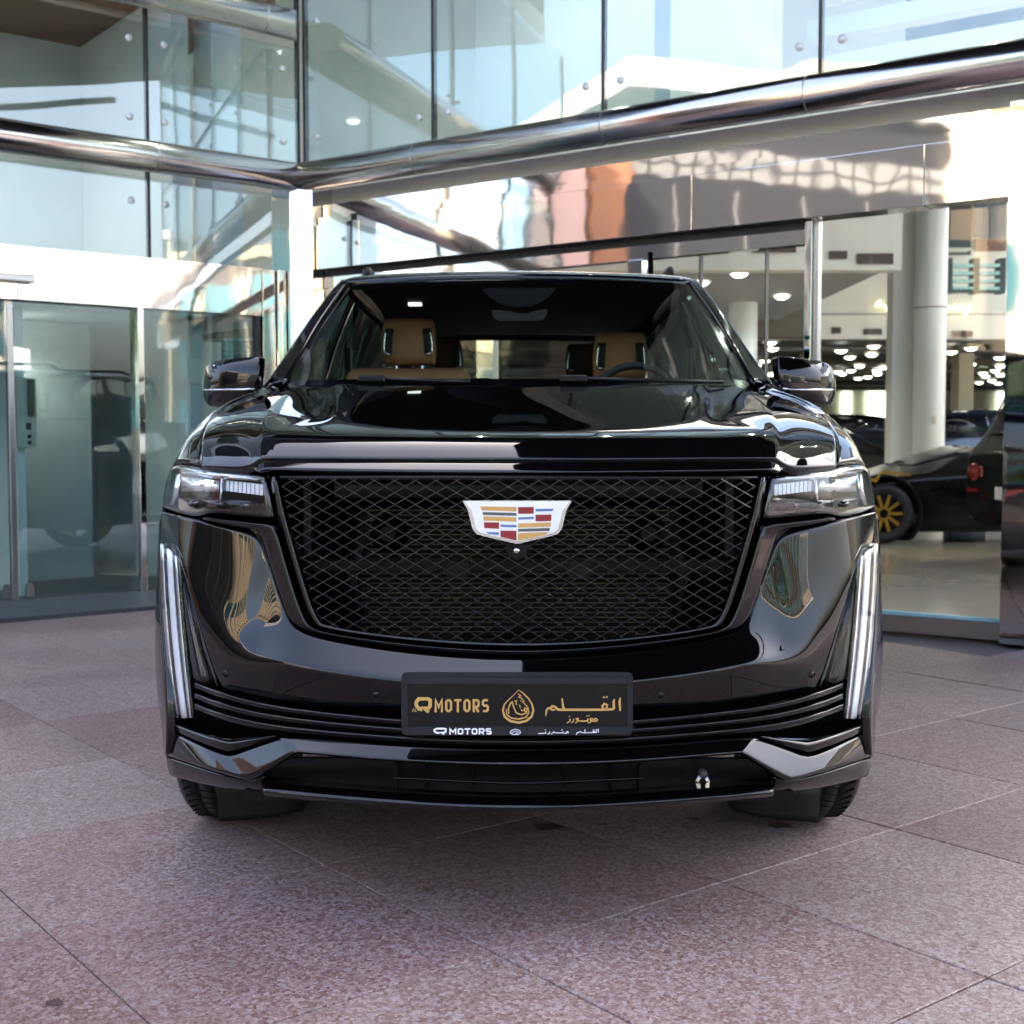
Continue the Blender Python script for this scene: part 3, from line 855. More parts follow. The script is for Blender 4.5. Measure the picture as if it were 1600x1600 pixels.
# ---- fenders
for s in (1, -1):
    st = [
        [K(500, 727, .265), K(520, 724, .33), K(537, 723, .40), K(547, 733, .45), K(554, 765, .50), K(559, 795, .53)],
        [K(499, 690, .34), K(514, 684, .42), K(529, 688, .50), Vector((.955, .53, 1.13)), Vector((.993, .58, 1.03)), Vector((1.012, .6, .93))],
        [K(491, 660, .60), Vector((.925, .63, 1.222)), Vector((.955, .66, 1.212)), Vector((1.0, .70, 1.14)), Vector((1.03, .70, 1.0)), Vector((1.035, .70, .78))],
        [K(471, 644, .92), Vector((.94, .95, 1.293)), Vector((.97, .96, 1.275)), Vector((1.01, .97, 1.18)), Vector((1.035, .98, 1.02)), Vector((1.04, 1.0, .875))],
        [K(439, 626, 1.25), Vector((.95, 1.27, 1.335)), Vector((.98, 1.28, 1.315)), Vector((1.015, 1.28, 1.2)), Vector((1.035, 1.28, 1.02)), Vector((1.04, 1.3, .77))],
        [K(407, 616, 1.57), Vector((.945, 1.58, 1.372)), Vector((.975, 1.58, 1.35)), Vector((1.01, 1.56, 1.22)), Vector((1.03, 1.52, 1.0)), Vector((1.04, 1.46, .45))],
        [Vector((.90, 1.83, 1.395)), Vector((.94, 1.84, 1.40)), Vector((.972, 1.85, 1.375)), Vector((1.01, 1.85, 1.22)), Vector((1.03, 1.85, 1.0)), Vector((1.035, 1.85, .34))]]
    cage('fender', st, M['paint'], suv, side=s, ccol=(1,), crease=0.35, lev=2, flange=0.02, fdir=(-1, .2, -.3), out=(1, -.2, .5))

# ---- bumper cover: columns from the grille / headlamp edge down to the slats
def column(up, lo, prof):
    res = []
    for t, dy, dpy in prof:
        h = lerp(up[0], lo[0], t)
        res.append(G(h, lerp(up[1], lo[1], t) + dpy, dy - fw(h) * min(1, t / .44)))
    return res
ledge = [(0, .016, 0), (.2, .008, 0), (.36, .001, 0), (.44, -.001, 0), (.7, .022, 0), (1, .056, 0)]
cols = [
    column((0, 1031), (0, 1136), ledge),
    column((120, 1026), (120, 1132), ledge),
    column((220, 1014), (220, 1124), ledge),
    column((300, 1001), (300, 1116), ledge),
    column((346, 988), (372, 1106), ledge),
    column((362, 968), (405, 1099), [(0, .04, 0), (.2, .036, 0), (.42, .014, 0), (.52, .002, 0), (.75, .024, 0), (1, .054, 0)]),
    column((380, 912), (438, 1090), [(0, .066, 0), (.28, .072, 0), (.52, .05, 0), (.66, .014, 0), (.82, .018, 0), (1, .05, 0)]),
    column((406, 833), (466, 1080), [(0, .066, 0), (.3, .06, 0), (.55, .047, 0), (.72, .022, 0), (.86, .016, 0), (1, .044, 0)]),
    column((450, 826), (488, 1012), [(0, .06, 0), (.3, .053, 0), (.52, .042, 0), (.7, .026, 0), (.86, .013, 0), (1, .012, 0)]),
    column((500, 814), (514, 928), [(0, .047, 0), (.25, .04, 0), (.48, .031, 0), (.68, .022, 0), (.85, .014, 0), (1, .01, 0)]),
    column((532, 807), (530, 870), [(0, .033, 0), (.25, .027, 0), (.48, .02, 0), (.68, .014, 0), (.85, .009, 0), (1, .006, 0)]),
    column((559, 800), (562, 846), [(0, .02, 0), (.25, .015, 0), (.48, .01, 0), (.68, .008, 0), (.85, .006, 0), (1, .004, 0)])]
grid = [[c[i] for c in cols] for i in range(6)]
bumper = cage('bumper_cover', grid, M['paint'], suv, mirror=True, crow=(3,), ccol=(7,), crease=0.3, lev=3, flange=0.02)
# bumper corner wrapping round to the wheel arch
for s in (1, -1):
    cr = [
        [G(560, 802, .02), K(564, 808, .50), Vector((1.018, .585, .93))],
        [G(563, 850, .005), K(567, 860, .50), Vector((1.028, .575, .84))],
        [G(562, 950, -.01), K(568, 950, .48), Vector((1.033, .56, .70))],
        [G(555, 1040, -.03), K(567, 1040, .46), Vector((1.033, .545, .55))],
        [G(549, 1120, -.03), K(561, 1125, .44), Vector((1.022, .54, .42))],
        [G(552, 1180, -.03), K(557, 1190, .42), Vector((1.0, .55, .33))]]
    cage('bumper_corner', cr, M['paint'], suv, side=s, lev=2, flange=0.02, fdir=(-1, .3, 0), out=(1, -.5, 0))

# ---- bright-edged band round the grille
outer = [(497, 812), (452, 822), (408, 829), (384, 905), (366, 962), (349, 983), (302, 997), (222, 1010), (120, 1022), (0, 1028)]
inner = [(495, 809), (440, 814), (377, 820), (355, 900), (332, 970), (318, 985), (285, 991), (210, 1002), (110, 1012), (0, 1017)]
rows = []
for k, (t, dy) in enumerate([(0, .045), (.12, .022), (.8, .012), (1, .028)]):
    rows.append([G(lerp(a[0], b[0], t), lerp(a[1], b[1], t), dy) for a, b in zip(outer, inner)][::-1])
cage('grille_surround', rows, M['paint'], suv, mirror=True, crow=(1, 2), ccol=(7,), crease=0.8, lev=2, flange=0.03)

# ---- grille frame, mesh, innards
fo = [(0, 1015), (110, 1010), (210, 1000), (285, 989), (316, 982), (331, 967), (353, 897), (376, 818), (382, 790), (390, 742)]
fi = [(0, 1003), (110, 999), (210, 990), (285, 979), (303, 973), (316, 960), (337, 893), (359, 815), (366, 788), (375, 749)]
rows = []
for t, dy in [(0, .04), (.35, .012), (.7, .014), (1, .05)]:
    rows.append([G(lerp(a[0], b[0], t), lerp(a[1], b[1], t), dy) for a, b in zip(fo, fi)])
cage('grille_frame', rows, M['gloss_black'], suv, mirror=True, crow=(1, 2), ccol=(4,), crease=0.7, lev=2, flange=0.04)
tb = [[G(h, y0, dy) for h in (0, 120, 250, 376)] for y0, dy in ((743, .06), (744, .03), (750, .03), (751, .07))]
cage('grille_top_bar', tb, M['satin_black'], suv, mirror=True, crow=(1, 2), crease=0.8, lev=1, flange=0.03)

poly = [(-373, 748), (373, 748), (359, 815), (337, 893), (316, 962), (304, 975), (285, 980), (210, 991), (110, 1000), (0, 1004),
        (-110, 1000), (-210, 991), (-285, 980), (-304, 975), (-316, 962), (-337, 893), (-359, 815)]
def clip(p, d):
    """parameter interval of p + t d inside the (nearly convex) grille outline"""
    ts = []
    n = len(poly)
    for i in range(n):
        a = Vector(poly[i]); b = Vector(poly[(i + 1) % n]); e = b - a
        den = d.x * e.y - d.y * e.x
        if abs(den) < 1e-9: continue
        w = a - p
        t = (w.x * e.y - w.y * e.x) / den
        u = (w.x * d.y - w.y * d.x) / den
        if 0 <= u <= 1: ts.append(t)
    return (min(ts), max(ts)) if len(ts) >= 2 else None
DXP, DYP = 32.2, 18.7
def gpt(h, py, dy):
    p = K(abs(h), py, plan(abs(h)) + dy)
    return Vector((p.x if h >= 0 else -p.x, p.y, p.z))
EMB = [(-92, 776), (92, 776), (70, 858), (0, 872), (-70, 858)]
for sgn in (1, -1):
    for k in range(-26, 40):
        p = Vector((k * DXP, 751.0)); d = Vector((DXP, sgn * DYP))
        iv = clip(p, d)
        if not iv or iv[1] - iv[0] < 0.25: continue
        t0, t1 = iv
        ts = [t0]
        # break where the bar crosses the car's axis, so that it follows the prow
        tc = -p.x / d.x
        if t0 < tc < t1: ts.append(tc)
        n_mid = max(1, int((t1 - t0) / 3))
        ts += [t0 + (t1 - t0) * q / n_mid for q in range(1, n_mid)] + [t1]
        ts = sorted(set(round(t, 4) for t in ts))
        verts, faces = [], []
        wdt = 1.35
        nrm = Vector((-d.y, d.x)).normalized() * wdt
        zoff = 0.0 if sgn > 0 else 0.0015
        for t in ts:
            c = p + d * t
            for q, dy in ((-1, .037 + zoff), (-.25, .029 + zoff), (.25, .029 + zoff), (1, .037 + zoff), (1, .052), (-1, .052)):
                verts.append(gpt(c.x + nrm.x * q, c.y + nrm.y * q, dy))
        for i in range(len(ts) - 1):
            for q in range(6):
                a, b = i * 6 + q, i * 6 + (q + 1) % 6
                faces.append((a, b, b + 6, a + 6))
        faces += [(5, 4, 3, 2, 1, 0), tuple(len(verts) - 6 + q for q in range(6))]
        py_obj('grille_bar', verts, faces, M['mesh_black'], suv)
# innards behind the mesh
def panel(name, h0, h1, y0, y1, Y, m, parent=suv, thick=.02):
    a, b = at(CX + h0, y0, Y), at(CX + h1, y1, Y)
    return box(name, a.x, b.x, Y, Y + thick, b.z, a.z, m, parent)
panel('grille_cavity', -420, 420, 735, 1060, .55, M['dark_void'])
mat('duct_light', (.11, .115, .125), .45)
ad_ = [[G(h, y_, .075 + dd) for h in (0, 100, 200, 290)] for y_, dd in ((748, .10), (755, .05), (768, .05), (778, .12))]
cage('air_duct', ad_, M['duct_light'], suv, mirror=True, lev=1, flange=.05)
rad = panel('radiator', -250, 250, 792, 995, .36, M['matte_black'])
for i in range(26):
    y0 = 797 + i * 7.6
    if 880 < y0 < 895: continue
    panel('radiator_tube', -235 if y0 < 880 else -245, 235, y0, y0 + 1.5, .345, M['radiator'], rad, thick=.012)
panel('centre_strut', -9, 9, 850, 1010, .24, M['satin_black'])
panel('crash_beam', -345, 345, 877, 893, .20, M['satin_black'], thick=.06)
for h in (-330, 330):
    panel('duct_upright', h - 6, h + 6, 748, 870, .17, M['duct_grey'], thick=.03)
for h in (-245, 245):
    a = at(CX + h, 840, .25); b = at(CX + h, 960, .25)
    tube('coolant_pipe', [a, (a + b) / 2 + Vector((.02 * (1 if h > 0 else -1), -.03, 0)), b], .012, M['duct_grey'], suv, seg=8)
    hp = at(CX + h * .82, 832, .25)
    lathe('horn', [(0, .045), (.02, .05), (.03, .028), (.05, .02)], 20, lambda ax, u, v, hp=hp: (hp.x + u, hp.y - ax, hp.z + v), M['satin_black'], suv)
for h in (-95, 95):
    panel('latch_bracket', h - 16, h + 16, 878, 902, .19, M['duct_grey'], thick=.02)

# ---- crest emblem
EY = -0.012
def efn(a, b, d): return at(CX - 2 + a, b, EY + d)
crest = prism('emblem', [(-86, 782), (86, 782), (77, 797), (70, 826), (64, 834), (52, 838), (0, 850), (-52, 838), (-64, 834), (-70, 826), (-77, 797)], efn, 0.012, 0.045, M['chrome_trim'], suv, bevel=.002)
prism('emblem_face', [(-83, 783.5), (83, 783.5), (71, 798), (64, 827), (58, 832), (48, 835), (0, 846), (-48, 835), (-58, 832), (-64, 827), (-71, 798)], efn, 0.006, 0.012, M['emblem_silver'], crest, bevel=.001)
def ez(x, y): return (680 + x / 6.4 - 808, 760 + y / 6.4)
bars = [([(443, 200), (812, 207), (812, 250), (470, 240)], 'gold'), ([(475, 256), (812, 266), (812, 294), (478, 286)], 'grey'),
        ([(481, 299), (810, 309), (810, 352), (484, 342)], 'gold'), ([(487, 358), (638, 360), (638, 424), (492, 416)], 'red'),
        ([(653, 382), (812, 386), (812, 410), (653, 404)], 'blue'), ([(508, 456), (638, 460), (638, 484), (536, 478)], 'blue'),
        ([(653, 442), (812, 444), (812, 541), (653, 505)], 'red'), ([(829, 207), (986, 205), (986, 272), (829, 274)], 'red'),
        ([(1003, 226), (1185, 224), (1170, 246), (1003, 250)], 'blue'), ([(829, 310), (986, 303), (986, 326), (829, 333)], 'blue'),
        ([(1003, 284), (1163, 281), (1159, 347), (1003, 349)], 'red'), ([(829, 370), (1158, 360), (1154, 402), (829, 413)], 'gold'),
        ([(829, 425), (1147, 416), (1143, 446), (829, 453)], 'grey'), ([(829, 468), (1134, 458), (1105, 482), (829, 543)], 'gold')]
for pts, c in bars:
    prism('enamel_bar', [ez(*p) for p in pts], efn, 0.0045, 0.0075, M['enamel_' + c], crest)
cp = at(CX - 3, 860, .02)
cambox = prism('front_camera', [(-20, 850), (20, 850), (14, 868), (0, 874), (-14, 868)], efn, 0.03, 0.06, M['satin_black'], suv)
lathe('camera_lens', [(0, .0), (0.0, .006), (.004, .0085), (.03, .0085)], 16, lambda ax, u, v: (cp.x + u, cp.y - .012 + ax, cp.z + v), M['chrome_trim'], cambox, close=False)

# ---- headlamps
def strip_grid(top, bot, n, ymul=None, bulge=0):
    g = []
    for i in range(n):
        t = i / (n - 1)
        r = []
        for a, b in zip(top, bot):
            dy = lerp(a[2], b[2], t) - bulge * 4 * t * (1 - t)
            r.append(K(lerp(a[0], b[0], t), lerp(a[1], b[1], t), dy))
        g.append(r)
    return g
ltop = [(396, 744.5, .115), (430, 741, .145), (465, 737.5, .19), (494, 734, .24), (499, 729.5, .255), (520, 727, .30), (541, 726, .375), (549, 738, .43)]
lbot = [(381, 811, .10), (420, 807, .13), (460, 803, .17), (485, 801, .205), (497, 806, .225), (510, 808, .25), (540, 800, .345), (559, 791, .44)]
for s in (1, -1):
    hl = cage('headlamp', strip_grid([(a, b, c + .09) for a, b, c in ltop], [(a, b, c + .09) for a, b, c in lbot], 3), M['lamp_dark'], suv, side=s, lev=2, flange=0.0)
    cage('lens', strip_grid(ltop, lbot, 4, bulge=.006), M['lens'], hl, side=s, lev=2, flange=0.05, fdir=(0, 1, 0))
    # upper row of projector cells
    for i in range(10):
        h0 = 400 + i * 6.6
        y0 = 757 - i * .8
        a, b = K(h0, y0, .16 + i * .006), K(h0 + 5.2, y0 + 17, .16 + i * .006)
        sx = s
        box('led_cell', min(sx * a.x, sx * b.x), max(sx * a.x, sx * b.x), a.y, a.y + .02, b.z, a.z, M['lamp_white'], hl)
    def lampbar(name, p, m, th=.02):
        g = [[K(*q) for q in p[0]], [K(*q) for q in p[1]]]
        return cage(name, g, m, hl, side=s, lev=0, flange=th)
    lampbar('reflector_bar', ([(470, 752, .215), (500, 748, .26), (528, 745, .33)], [(470, 769, .21), (500, 768, .25), (528, 768, .325)]), M['lamp_clear'])
    lampbar('lower_module', ([(405, 784, .15), (470, 781, .21), (535, 776, .35)], [(402, 799, .15), (470, 794, .205), (540, 787, .36)]), M['gloss_black'])
    lampbar('light_guide', ([(529, 742, .34), (536, 741, .36)], [(536, 790, .35), (545, 789, .38)]), M['lamp_clear'])
    for i in range(3):
        h0 = 412 + i * 40; yy = 783 - i * 1.6; Yc = .142 + i * .048
        pc_ = K(h0 + 14, yy + 8, Yc)
        lathe('projector', [(0, .0), (.004, .007), (.012, .012), (.018, .0125), (.022, .015)], 20, lambda ax, u, v, pc_=pc_: (s * pc_.x + u * 1.5, pc_.y - .006 + ax, pc_.z + v * .75), M['gloss_black'], hl, close=False)
    lampbar('divider', ([(462, 748, .195), (466, 748, .195)], [(466, 796, .195), (470, 796, .195)]), M['chrome_trim'])
    lampbar('bezel', ([(400, 746, .15), (470, 740, .215), (535, 729, .37)], [(400, 753, .15), (470, 748, .21), (530, 739, .36)]), M['chrome_trim'])

# ---- vertical running lamps
for s in (1, -1):
    o_ = [(562, 848, .335), (561, 900, .34), (556, 980, .33), (548, 1060, .315), (538, 1124, .29)]
    i_ = [(531, 873, .245), (527, 930, .24), (521, 1000, .225), (514, 1070, .215), (508, 1124, .205)]
    back = [[K(a[0], a[1], a[2] + .05), K((a[0] + b[0]) / 2, (a[1] + b[1]) / 2, (a[2] + b[2]) / 2 + .055), K(b[0], b[1], b[2] + .05)] for a, b in zip(o_, i_)]
    rl = cage('running_lamp', back, M['lamp_dark'], suv, side=s, lev=1, flange=0.0)
    def rstrip(name, t0, t1, dy0, dy1, m, th=.012):
        g = []
        for a, b in zip(o_, i_):
            q = lambda t, dy: K(lerp(a[0], b[0], t), lerp(a[1], b[1], t), lerp(a[2], b[2], t) + dy)
            g.append([q(t0, dy0), q((t0 + t1) / 2, min(dy0, dy1) - .004), q(t1, dy1)])
        return cage(name, g, m, rl, side=s, lev=1, flange=th)
    rstrip('light_guide', .34, .62, .02, .02, M['lamp_white'])
    rstrip('reflector_fin', .08, .26, .03, .045, M['lamp_clear'])
    rstrip('reflector_fin', .70, .86, .04, .03, M['lamp_clear'])
    lens = [[K(a[0], a[1], a[2]), K(lerp(a[0], b[0], .5), lerp(a[1], b[1], .5), lerp(a[2], b[2], .5) - .01), K(b[0], b[1], b[2])] for a, b in zip(o_, i_)]
    cage('lens', lens, M['lens'], rl, side=s, lev=2, flange=.04)
    # fluted pocket between the lamp and the bumper
    e0 = [(529, 876), (511, 940), (490, 1012), (469, 1076)]
    e1 = [(530, 878), (525, 945), (518, 1015), (509, 1064)]
    g = []
    for a, b in zip(e0, e1):
        g.append([G(a[0], a[1], .02), G(lerp(a[0], b[0], .33), lerp(a[1], b[1], .33), .055), G(lerp(a[0], b[0], .66), lerp(a[1], b[1], .66), .04), G(b[0], b[1], .05)])
    cage('lamp_pocket', g, M['gloss_black'], suv, side=s, ccol=(1, 2), crease=.8, lev=2, flange=.02)

# ---- three slats low in the bumper
panel('intake_backing', -545, 545, 1060, 1175, .34, M['dark_void'], thick=.01)
for k in range(3):
    path = [(h_, y_ + k * sp_) for h_, y_, sp_ in ((0, 1132, 12.6), (120, 1129, 12.8), (220, 1122, 13.4), (372, 1106, 15), (440, 1091, 16), (467, 1081, 16.5), (486, 1075, 16.5), (507, 1066, 16.5))]
    dy = 0
    off = [0, 0, 0, 0, 0, 0, .022, .03]
    rows = []
    for py, yy in ((0, .03), (1.2, .012), (6, .014), (10.5, .022), (12, .05)):
        rows.append([B(h, y + dy + py, yy + o) for (h, y), o in zip(path, off)])
    cage('intake_slat', rows, M['gloss_black'], suv, mirror=True, crow=(1, 3), ccol=(5,), crease=.7, lev=1, flange=0)

# ---- lower bumper: shelf, winged band, valance, lip
wt = [(0, 1186), (150, 1183), (260, 1168), (330, 1154), (372, 1151), (412, 1165), (455, 1181), (505, 1164), (549, 1141)]
wb_ = [(0, 1199), (150, 1194), (260, 1186), (318, 1180), (347, 1178), (380, 1200), (420, 1222), (484, 1205), (553, 1181)]
wt[0] = (0, 1171); wt[1] = (150, 1168); wt[2] = (260, 1160)
dyt = [.030, .030, .032, .038, .046, .05, .05, .045, .04]
rows = []
for t, k in ((0, 1.0), (.1, .86), (.5, .45), (.9, .05), (1, .3)):
    rows.append([B(lerp(a[0], b[0], t), lerp(a[1], b[1], t), k * d - .012) for a, b, d in zip(wt, wb_, dyt)])
cage('lower_bumper', rows, M['paint'], suv, mirror=True, crow=(1, 3), ccol=(4, 6), crease=.5, lev=2, flange=.03)
for s in (1, -1):
    sh = [
        [K(546, 1112, .42), K(505, 1120, .40), K(455, 1132, .34), K(398, 1145, .25)],
        [B(548, 1124, .06), B(503, 1136, .06), B(455, 1148, .055), B(392, 1147, .05)],
        [B(550, 1128, .015), B(503, 1149, .015), B(452, 1165, .015), B(378, 1151, .02)],
        [B(550, 1137, .02), B(503, 1160, .022), B(454, 1176, .022), B(376, 1153, .03)]]
    cage('shelf', sh, M['paint'], suv, side=s, crow=(2,), ccol=(2,), crease=.8, lev=2, flange=.0)
    # side skirt below the wing
    va = [
        [B(553, 1183, .02), B(484, 1207, .02), B(420, 1224, .02), B(398, 1213, .04)],
        [B(552, 1196, .03), B(484, 1219, .03), B(418, 1232, .03), B(397, 1226, .05)],
        [B(547, 1213, .08), B(484, 1230, .08), B(420, 1238, .08), B(397, 1236, .08)]]
    cage('valance', va, M['gloss_black'], suv, side=s, lev=2, flange=.03)
    dfl = [[K(318, 1226, .50), K(400, 1226, .50), K(472, 1222, .52)], [K(324, 1256, .51), K(400, 1266, .51), K(472, 1266, .53)], [K(338, 1268, .51), K(400, 1281, .51), K(470, 1286, .53)]]
    cage('air_deflector', dfl, M['matte_black'], suv, side=s, lev=1, flange=.02)
panel('lower_recess', -430, 430, 1185, 1252, .17, M['satin_black'], thick=.02)
rows = []
for (dyy, dy) in ((-4, .06), (0, .026), (12, .0), (17, .0), (22, .05)):
    rows.append([B(h, y + dyy, dy) for h, y in ((0, 1248), (110, 1245), (220, 1238), (320, 1230), (372, 1225), (400, 1223))])
cage('front_lip', rows, M['paint'], suv, mirror=True, crow=(1, 3), crease=.5, lev=2, flange=.03)
for k, (yc, hw) in enumerate(((1217, 196), (1238, 190))):
    rows = []
    for dyy, dy in ((0, .12), (1.5, .07), (4.5, .07), (6, .12)):
        rows.append([B(h, yc + 5 - 9 * (h / 196) + dyy, dy) for h in (0, 65, 130, hw)])
    cage('lower_grille_bar', rows, M['gloss_black'], suv, mirror=True, crow=(1, 2), crease=.8, lev=1, flange=0)
for h in (-190, -145, -72, 0, 72, 145, 190):
    panel('lower_grille_rib', h - 1.5, h + 1.5, 1196, 1246, .125 if abs(h) < 160 else .13, M['satin_black'], thick=.03)
mat('eye_grey', (.06, .055, .055), .4)
# tow eye cover
tp = at(1098, 1208, .10)
eye = lathe('tow_eye', [(0, .0), (0, .0105), (.02, .0115)], 20, lambda ax, u, v: (tp.x + u, tp.y + ax - .014, tp.z + v), M['eye_grey'], suv, close=False)
for sx in (-1, 1):
    q = [(1098 + sx * 1.5, 1214), (1098 + sx * 7, 1212), (1098 + sx * 15, 1229), (1098 + sx * 12, 1230)]
    prism('tow_eye_strut', q, lambda a, b, d: at(a, b, d), .09, .10, M['chrome'], eye)
# parking sensors
for h, y in ((222, 1087), (459, 1054)):
    for s in (1, -1):
        p = B(h, y, .0125 + .006 if h < 300 else .023); p.x *= s
        nx = Vector((s * (.08 if h < 300 else .38), -1, -.38)).normalized()
        ux = Vector((-nx.y, nx.x, 0)).normalized(); uz = ux.cross(nx)
        so = lathe('parking_sensor', [(0, .0), (.001, .0085), (-.01, .0085)], 20, lambda ax, u, v, p=p: p + nx * ax + ux * u + uz * v, M['paint'], suv, close=False)
        lathe('sensor_ring', [(-.004, .0098), (.0012, .0098), (.0012, .0086), (-.004, .0086)], 24, lambda ax, u, v, p=p: p + nx * ax + ux * u + uz * v, M['duct_grey'], so, close=False)

# ---- number plate with its writing
PY = -0.078
def pl(a, b, d): return at(a, b, PY + d)
def rrect(x0, y0, x1, y1, r, n=5):
    pts = []
    for cx, cy, a0 in ((x1 - r, y0 + r, -90), (x1 - r, y1 - r, 0), (x0 + r, y1 - r, 90), (x0 + r, y0 + r, 180)):
        for i in range(n + 1):
            a = R(a0 + 90 * i / n)
            pts.append((cx + r * math.cos(a), cy + r * math.sin(a)))
    return pts
holder = prism('plate_holder', rrect(627, 1050, 989, 1149, 9), pl, .004, .028, M['plate_frame'], suv, bevel=.002)
for x0, y0, x1, y1 in ((629, 1058, 987, 1069), (629, 1135, 987, 1148), (629, 1069.3, 637, 1134.7), (980, 1069.3, 987, 1134.7)):
    prism('plate_rim', [(x0, y0), (x1, y0), (x1, y1), (x0, y1)], pl, -.006, .005, M['plate_frame'], holder, bevel=.0022)
plate = prism('number_plate', rrect(636.5, 1068.5, 980.5, 1135.5, 1), pl, -.001, .003, M['plate_black'], suv)
STK = [0]
def ribbon(name, lines, m, parent, depth, xy, thick=.0008):
    """lettering as mitred strokes; xy maps the layout to picture units on the plate plane"""
    bm = bmesh.new()
    for pts, w, closed in lines:
        pts = [Vector(p) for p in pts]
        n = len(pts)
        Lr = []
        for i in range(n):
            pa = pts[(i - 1) % n] if (closed or i > 0) else None
            pb = pts[(i + 1) % n] if (closed or i < n - 1) else None
            d1 = (pts[i] - pa).normalized() if pa is not None else None
            d2 = (pb - pts[i]).normalized() if pb is not None else None
            if d1 is None: d1 = d2
            if d2 is None: d2 = d1
            t = (d1 + d2)
            t = t.normalized() if t.length > 1e-6 else d1
            nn = Vector((-t.y, t.x))
            c = max(.45, nn.dot(Vector((-d1.y, d1.x))))
            ww = w[i] if isinstance(w, (list, tuple)) else w
            Lr.append((pts[i] + nn * ww / 2 / c, pts[i] - nn * ww / 2 / c))
        STK[0] += 1
        dd = depth - (STK[0] % 7) * .00006
        vs = [[bm.verts.new(pl(*xy(*q), dd)) for q in pr] for pr in Lr]
        for i in range(n if closed else n - 1):
            a, b = vs[i], vs[(i + 1) % n]
            bm.faces.new((a[0], b[0], b[1], a[1]))
    for f in bm.faces:
        f.normal_update()
        if f.normal.y > 0: f.normal_flip()
    return bm_obj(name, bm, m, parent)
E1 = lambda x, y: (600 + x / 3.902, 1020 + y / 3.902)
def arc(cx, cy, rx, ry, a0, a1, n=12): return [(cx + rx * math.cos(R(a0 + (a1 - a0) * i / n)), cy + ry * math.sin(R(a0 + (a1 - a0) * i / n))) for i in range(n + 1)]
def letters(word, x, y, h, w, gap, sw):
    out = []
    for c in word:
        x1, c_ = x + w, h * .22
        if c == 'M':
            ww = w * 1.2; x1 = x + ww
            out.append(([(x + sw / 2, y + h), (x + sw / 2, y + sw * .4), (x + ww / 2, y + h * .62), (x1 - sw / 2, y + sw * .4), (x1 - sw / 2, y + h)], sw, False))
        elif c == 'O':
            a, b, t, u = x + sw / 2, x1 - sw / 2, y + sw / 2, y + h - sw / 2
            out.append(([(a + c_ * .6, t), (b - c_ * .6, t), (b, t + c_ * .6), (b, u - c_ * .6), (b - c_ * .6, u), (a + c_ * .6, u), (a, u - c_ * .6), (a, t + c_ * .6)], sw, True))
        elif c == 'T':
            out.append(([(x, y + sw / 2), (x1, y + sw / 2)], sw, False)); out.append(([((x + x1) / 2, y + sw), ((x + x1) / 2, y + h)], sw, False))
        elif c == 'R':
            a, b, t, m_ = x + sw / 2, x1 - sw / 2, y + sw / 2, y + h * .6
            out.append(([(a, y + h), (a, t), (b - c_ * .5, t), (b, t + c_ * .5), (b, m_ - c_ * .5), (b - c_ * .5, m_), (a + sw / 2, m_)], sw, False))
            out.append(([(b - w * .35, m_ + sw * .4), (b, y + h)], sw, False))
        elif c == 'S':
            a, b, t, m_, u = x + sw / 2, x1 - sw / 2, y + sw / 2, y + h / 2, y + h - sw / 2
            out.append(([(b, t), (a + c_ * .4, t), (a, t + c_ * .4), (a, m_ - c_ * .4), (a + c_ * .4, m_), (b - c_ * .4, m_), (b, m_ + c_ * .4), (b, u - c_ * .4), (b - c_ * .4, u), (a, u)], sw, False))
        elif c == 'A':
            out.append(([(x, y + h), ((x + x1) / 2, y), (x1, y + h)], sw, False)); out.append(([(x + w * .25, y + h * .68), (x1 - w * .25, y + h * .68)], sw * .8, False))
        elif c == 'L':
            out.append(([(x + sw / 2, y), (x + sw / 2, y + h - sw / 2), (x1, y + h - sw / 2)], sw, False))
        x = x1 + gap
    return out
def qmark(x, y, w, h, sw):
    return [([(x + w * .45, y + h * .82), (x + w * .25, y + h * .78), (x + sw / 2, y + h * .55), (x + sw / 2, y + h * .32), (x + w * .25, y + sw / 2), (x + w * .78, y + sw / 2), (x + w - sw / 2, y + h * .2), (x + w - sw / 2, y + h * .58), (x + w * .8, y + h * .74), (x + w * .52, y + h * .72), (x + w * .82, y + h)], sw, False)]
gold = letters('AL', 172, 340, 20, 13, 4, 3.2) + qmark(186, 270, 106, 92, 21) + letters('MOTORS', 308, 282, 80, 43, 13, 13.5)
ribbon('plate_lettering', gold, M['plate_gold'], plate, -.0016, E1)
dro = []
tear = [(822, 226), (850, 248), (880, 278), (902, 312), (911, 350), (900, 388), (868, 415), (822, 426), (770, 416), (736, 390), (724, 352), (734, 314), (762, 284), (790, 258)]
dro.append((tear, [4, 8, 8, 9, 12, 13, 14, 14, 14, 13, 11, 8, 6, 4], True))
dro.append(([(742, 340), (748, 376), (776, 398), (822, 404), (868, 392), (884, 360), (876, 330), (852, 306), (830, 290)], [3, 7, 8, 9, 8, 7, 6, 5, 3], False))
dro.append(([(760, 372), (758, 340), (772, 306), (782, 300), (790, 330), (806, 366), (838, 378), (868, 366), (872, 342), (860, 336), (852, 350), (866, 360)], 8, False))
dro.append(([(796, 290), (804, 300), (812, 288)], 6, False)); dro.append(([(806, 302), (806, 318)], 6, False)); dro.append(([(826, 316), (832, 338)], 6, False))
dro.append(([(818, 250), (834, 262), (822, 270), (842, 280), (856, 300)], 6, False)); dro.append(([(836, 346), (844, 356)], 7, False))
ribbon('plate_droplet_mark', dro, M['plate_gold'], plate, -.0016, E1)
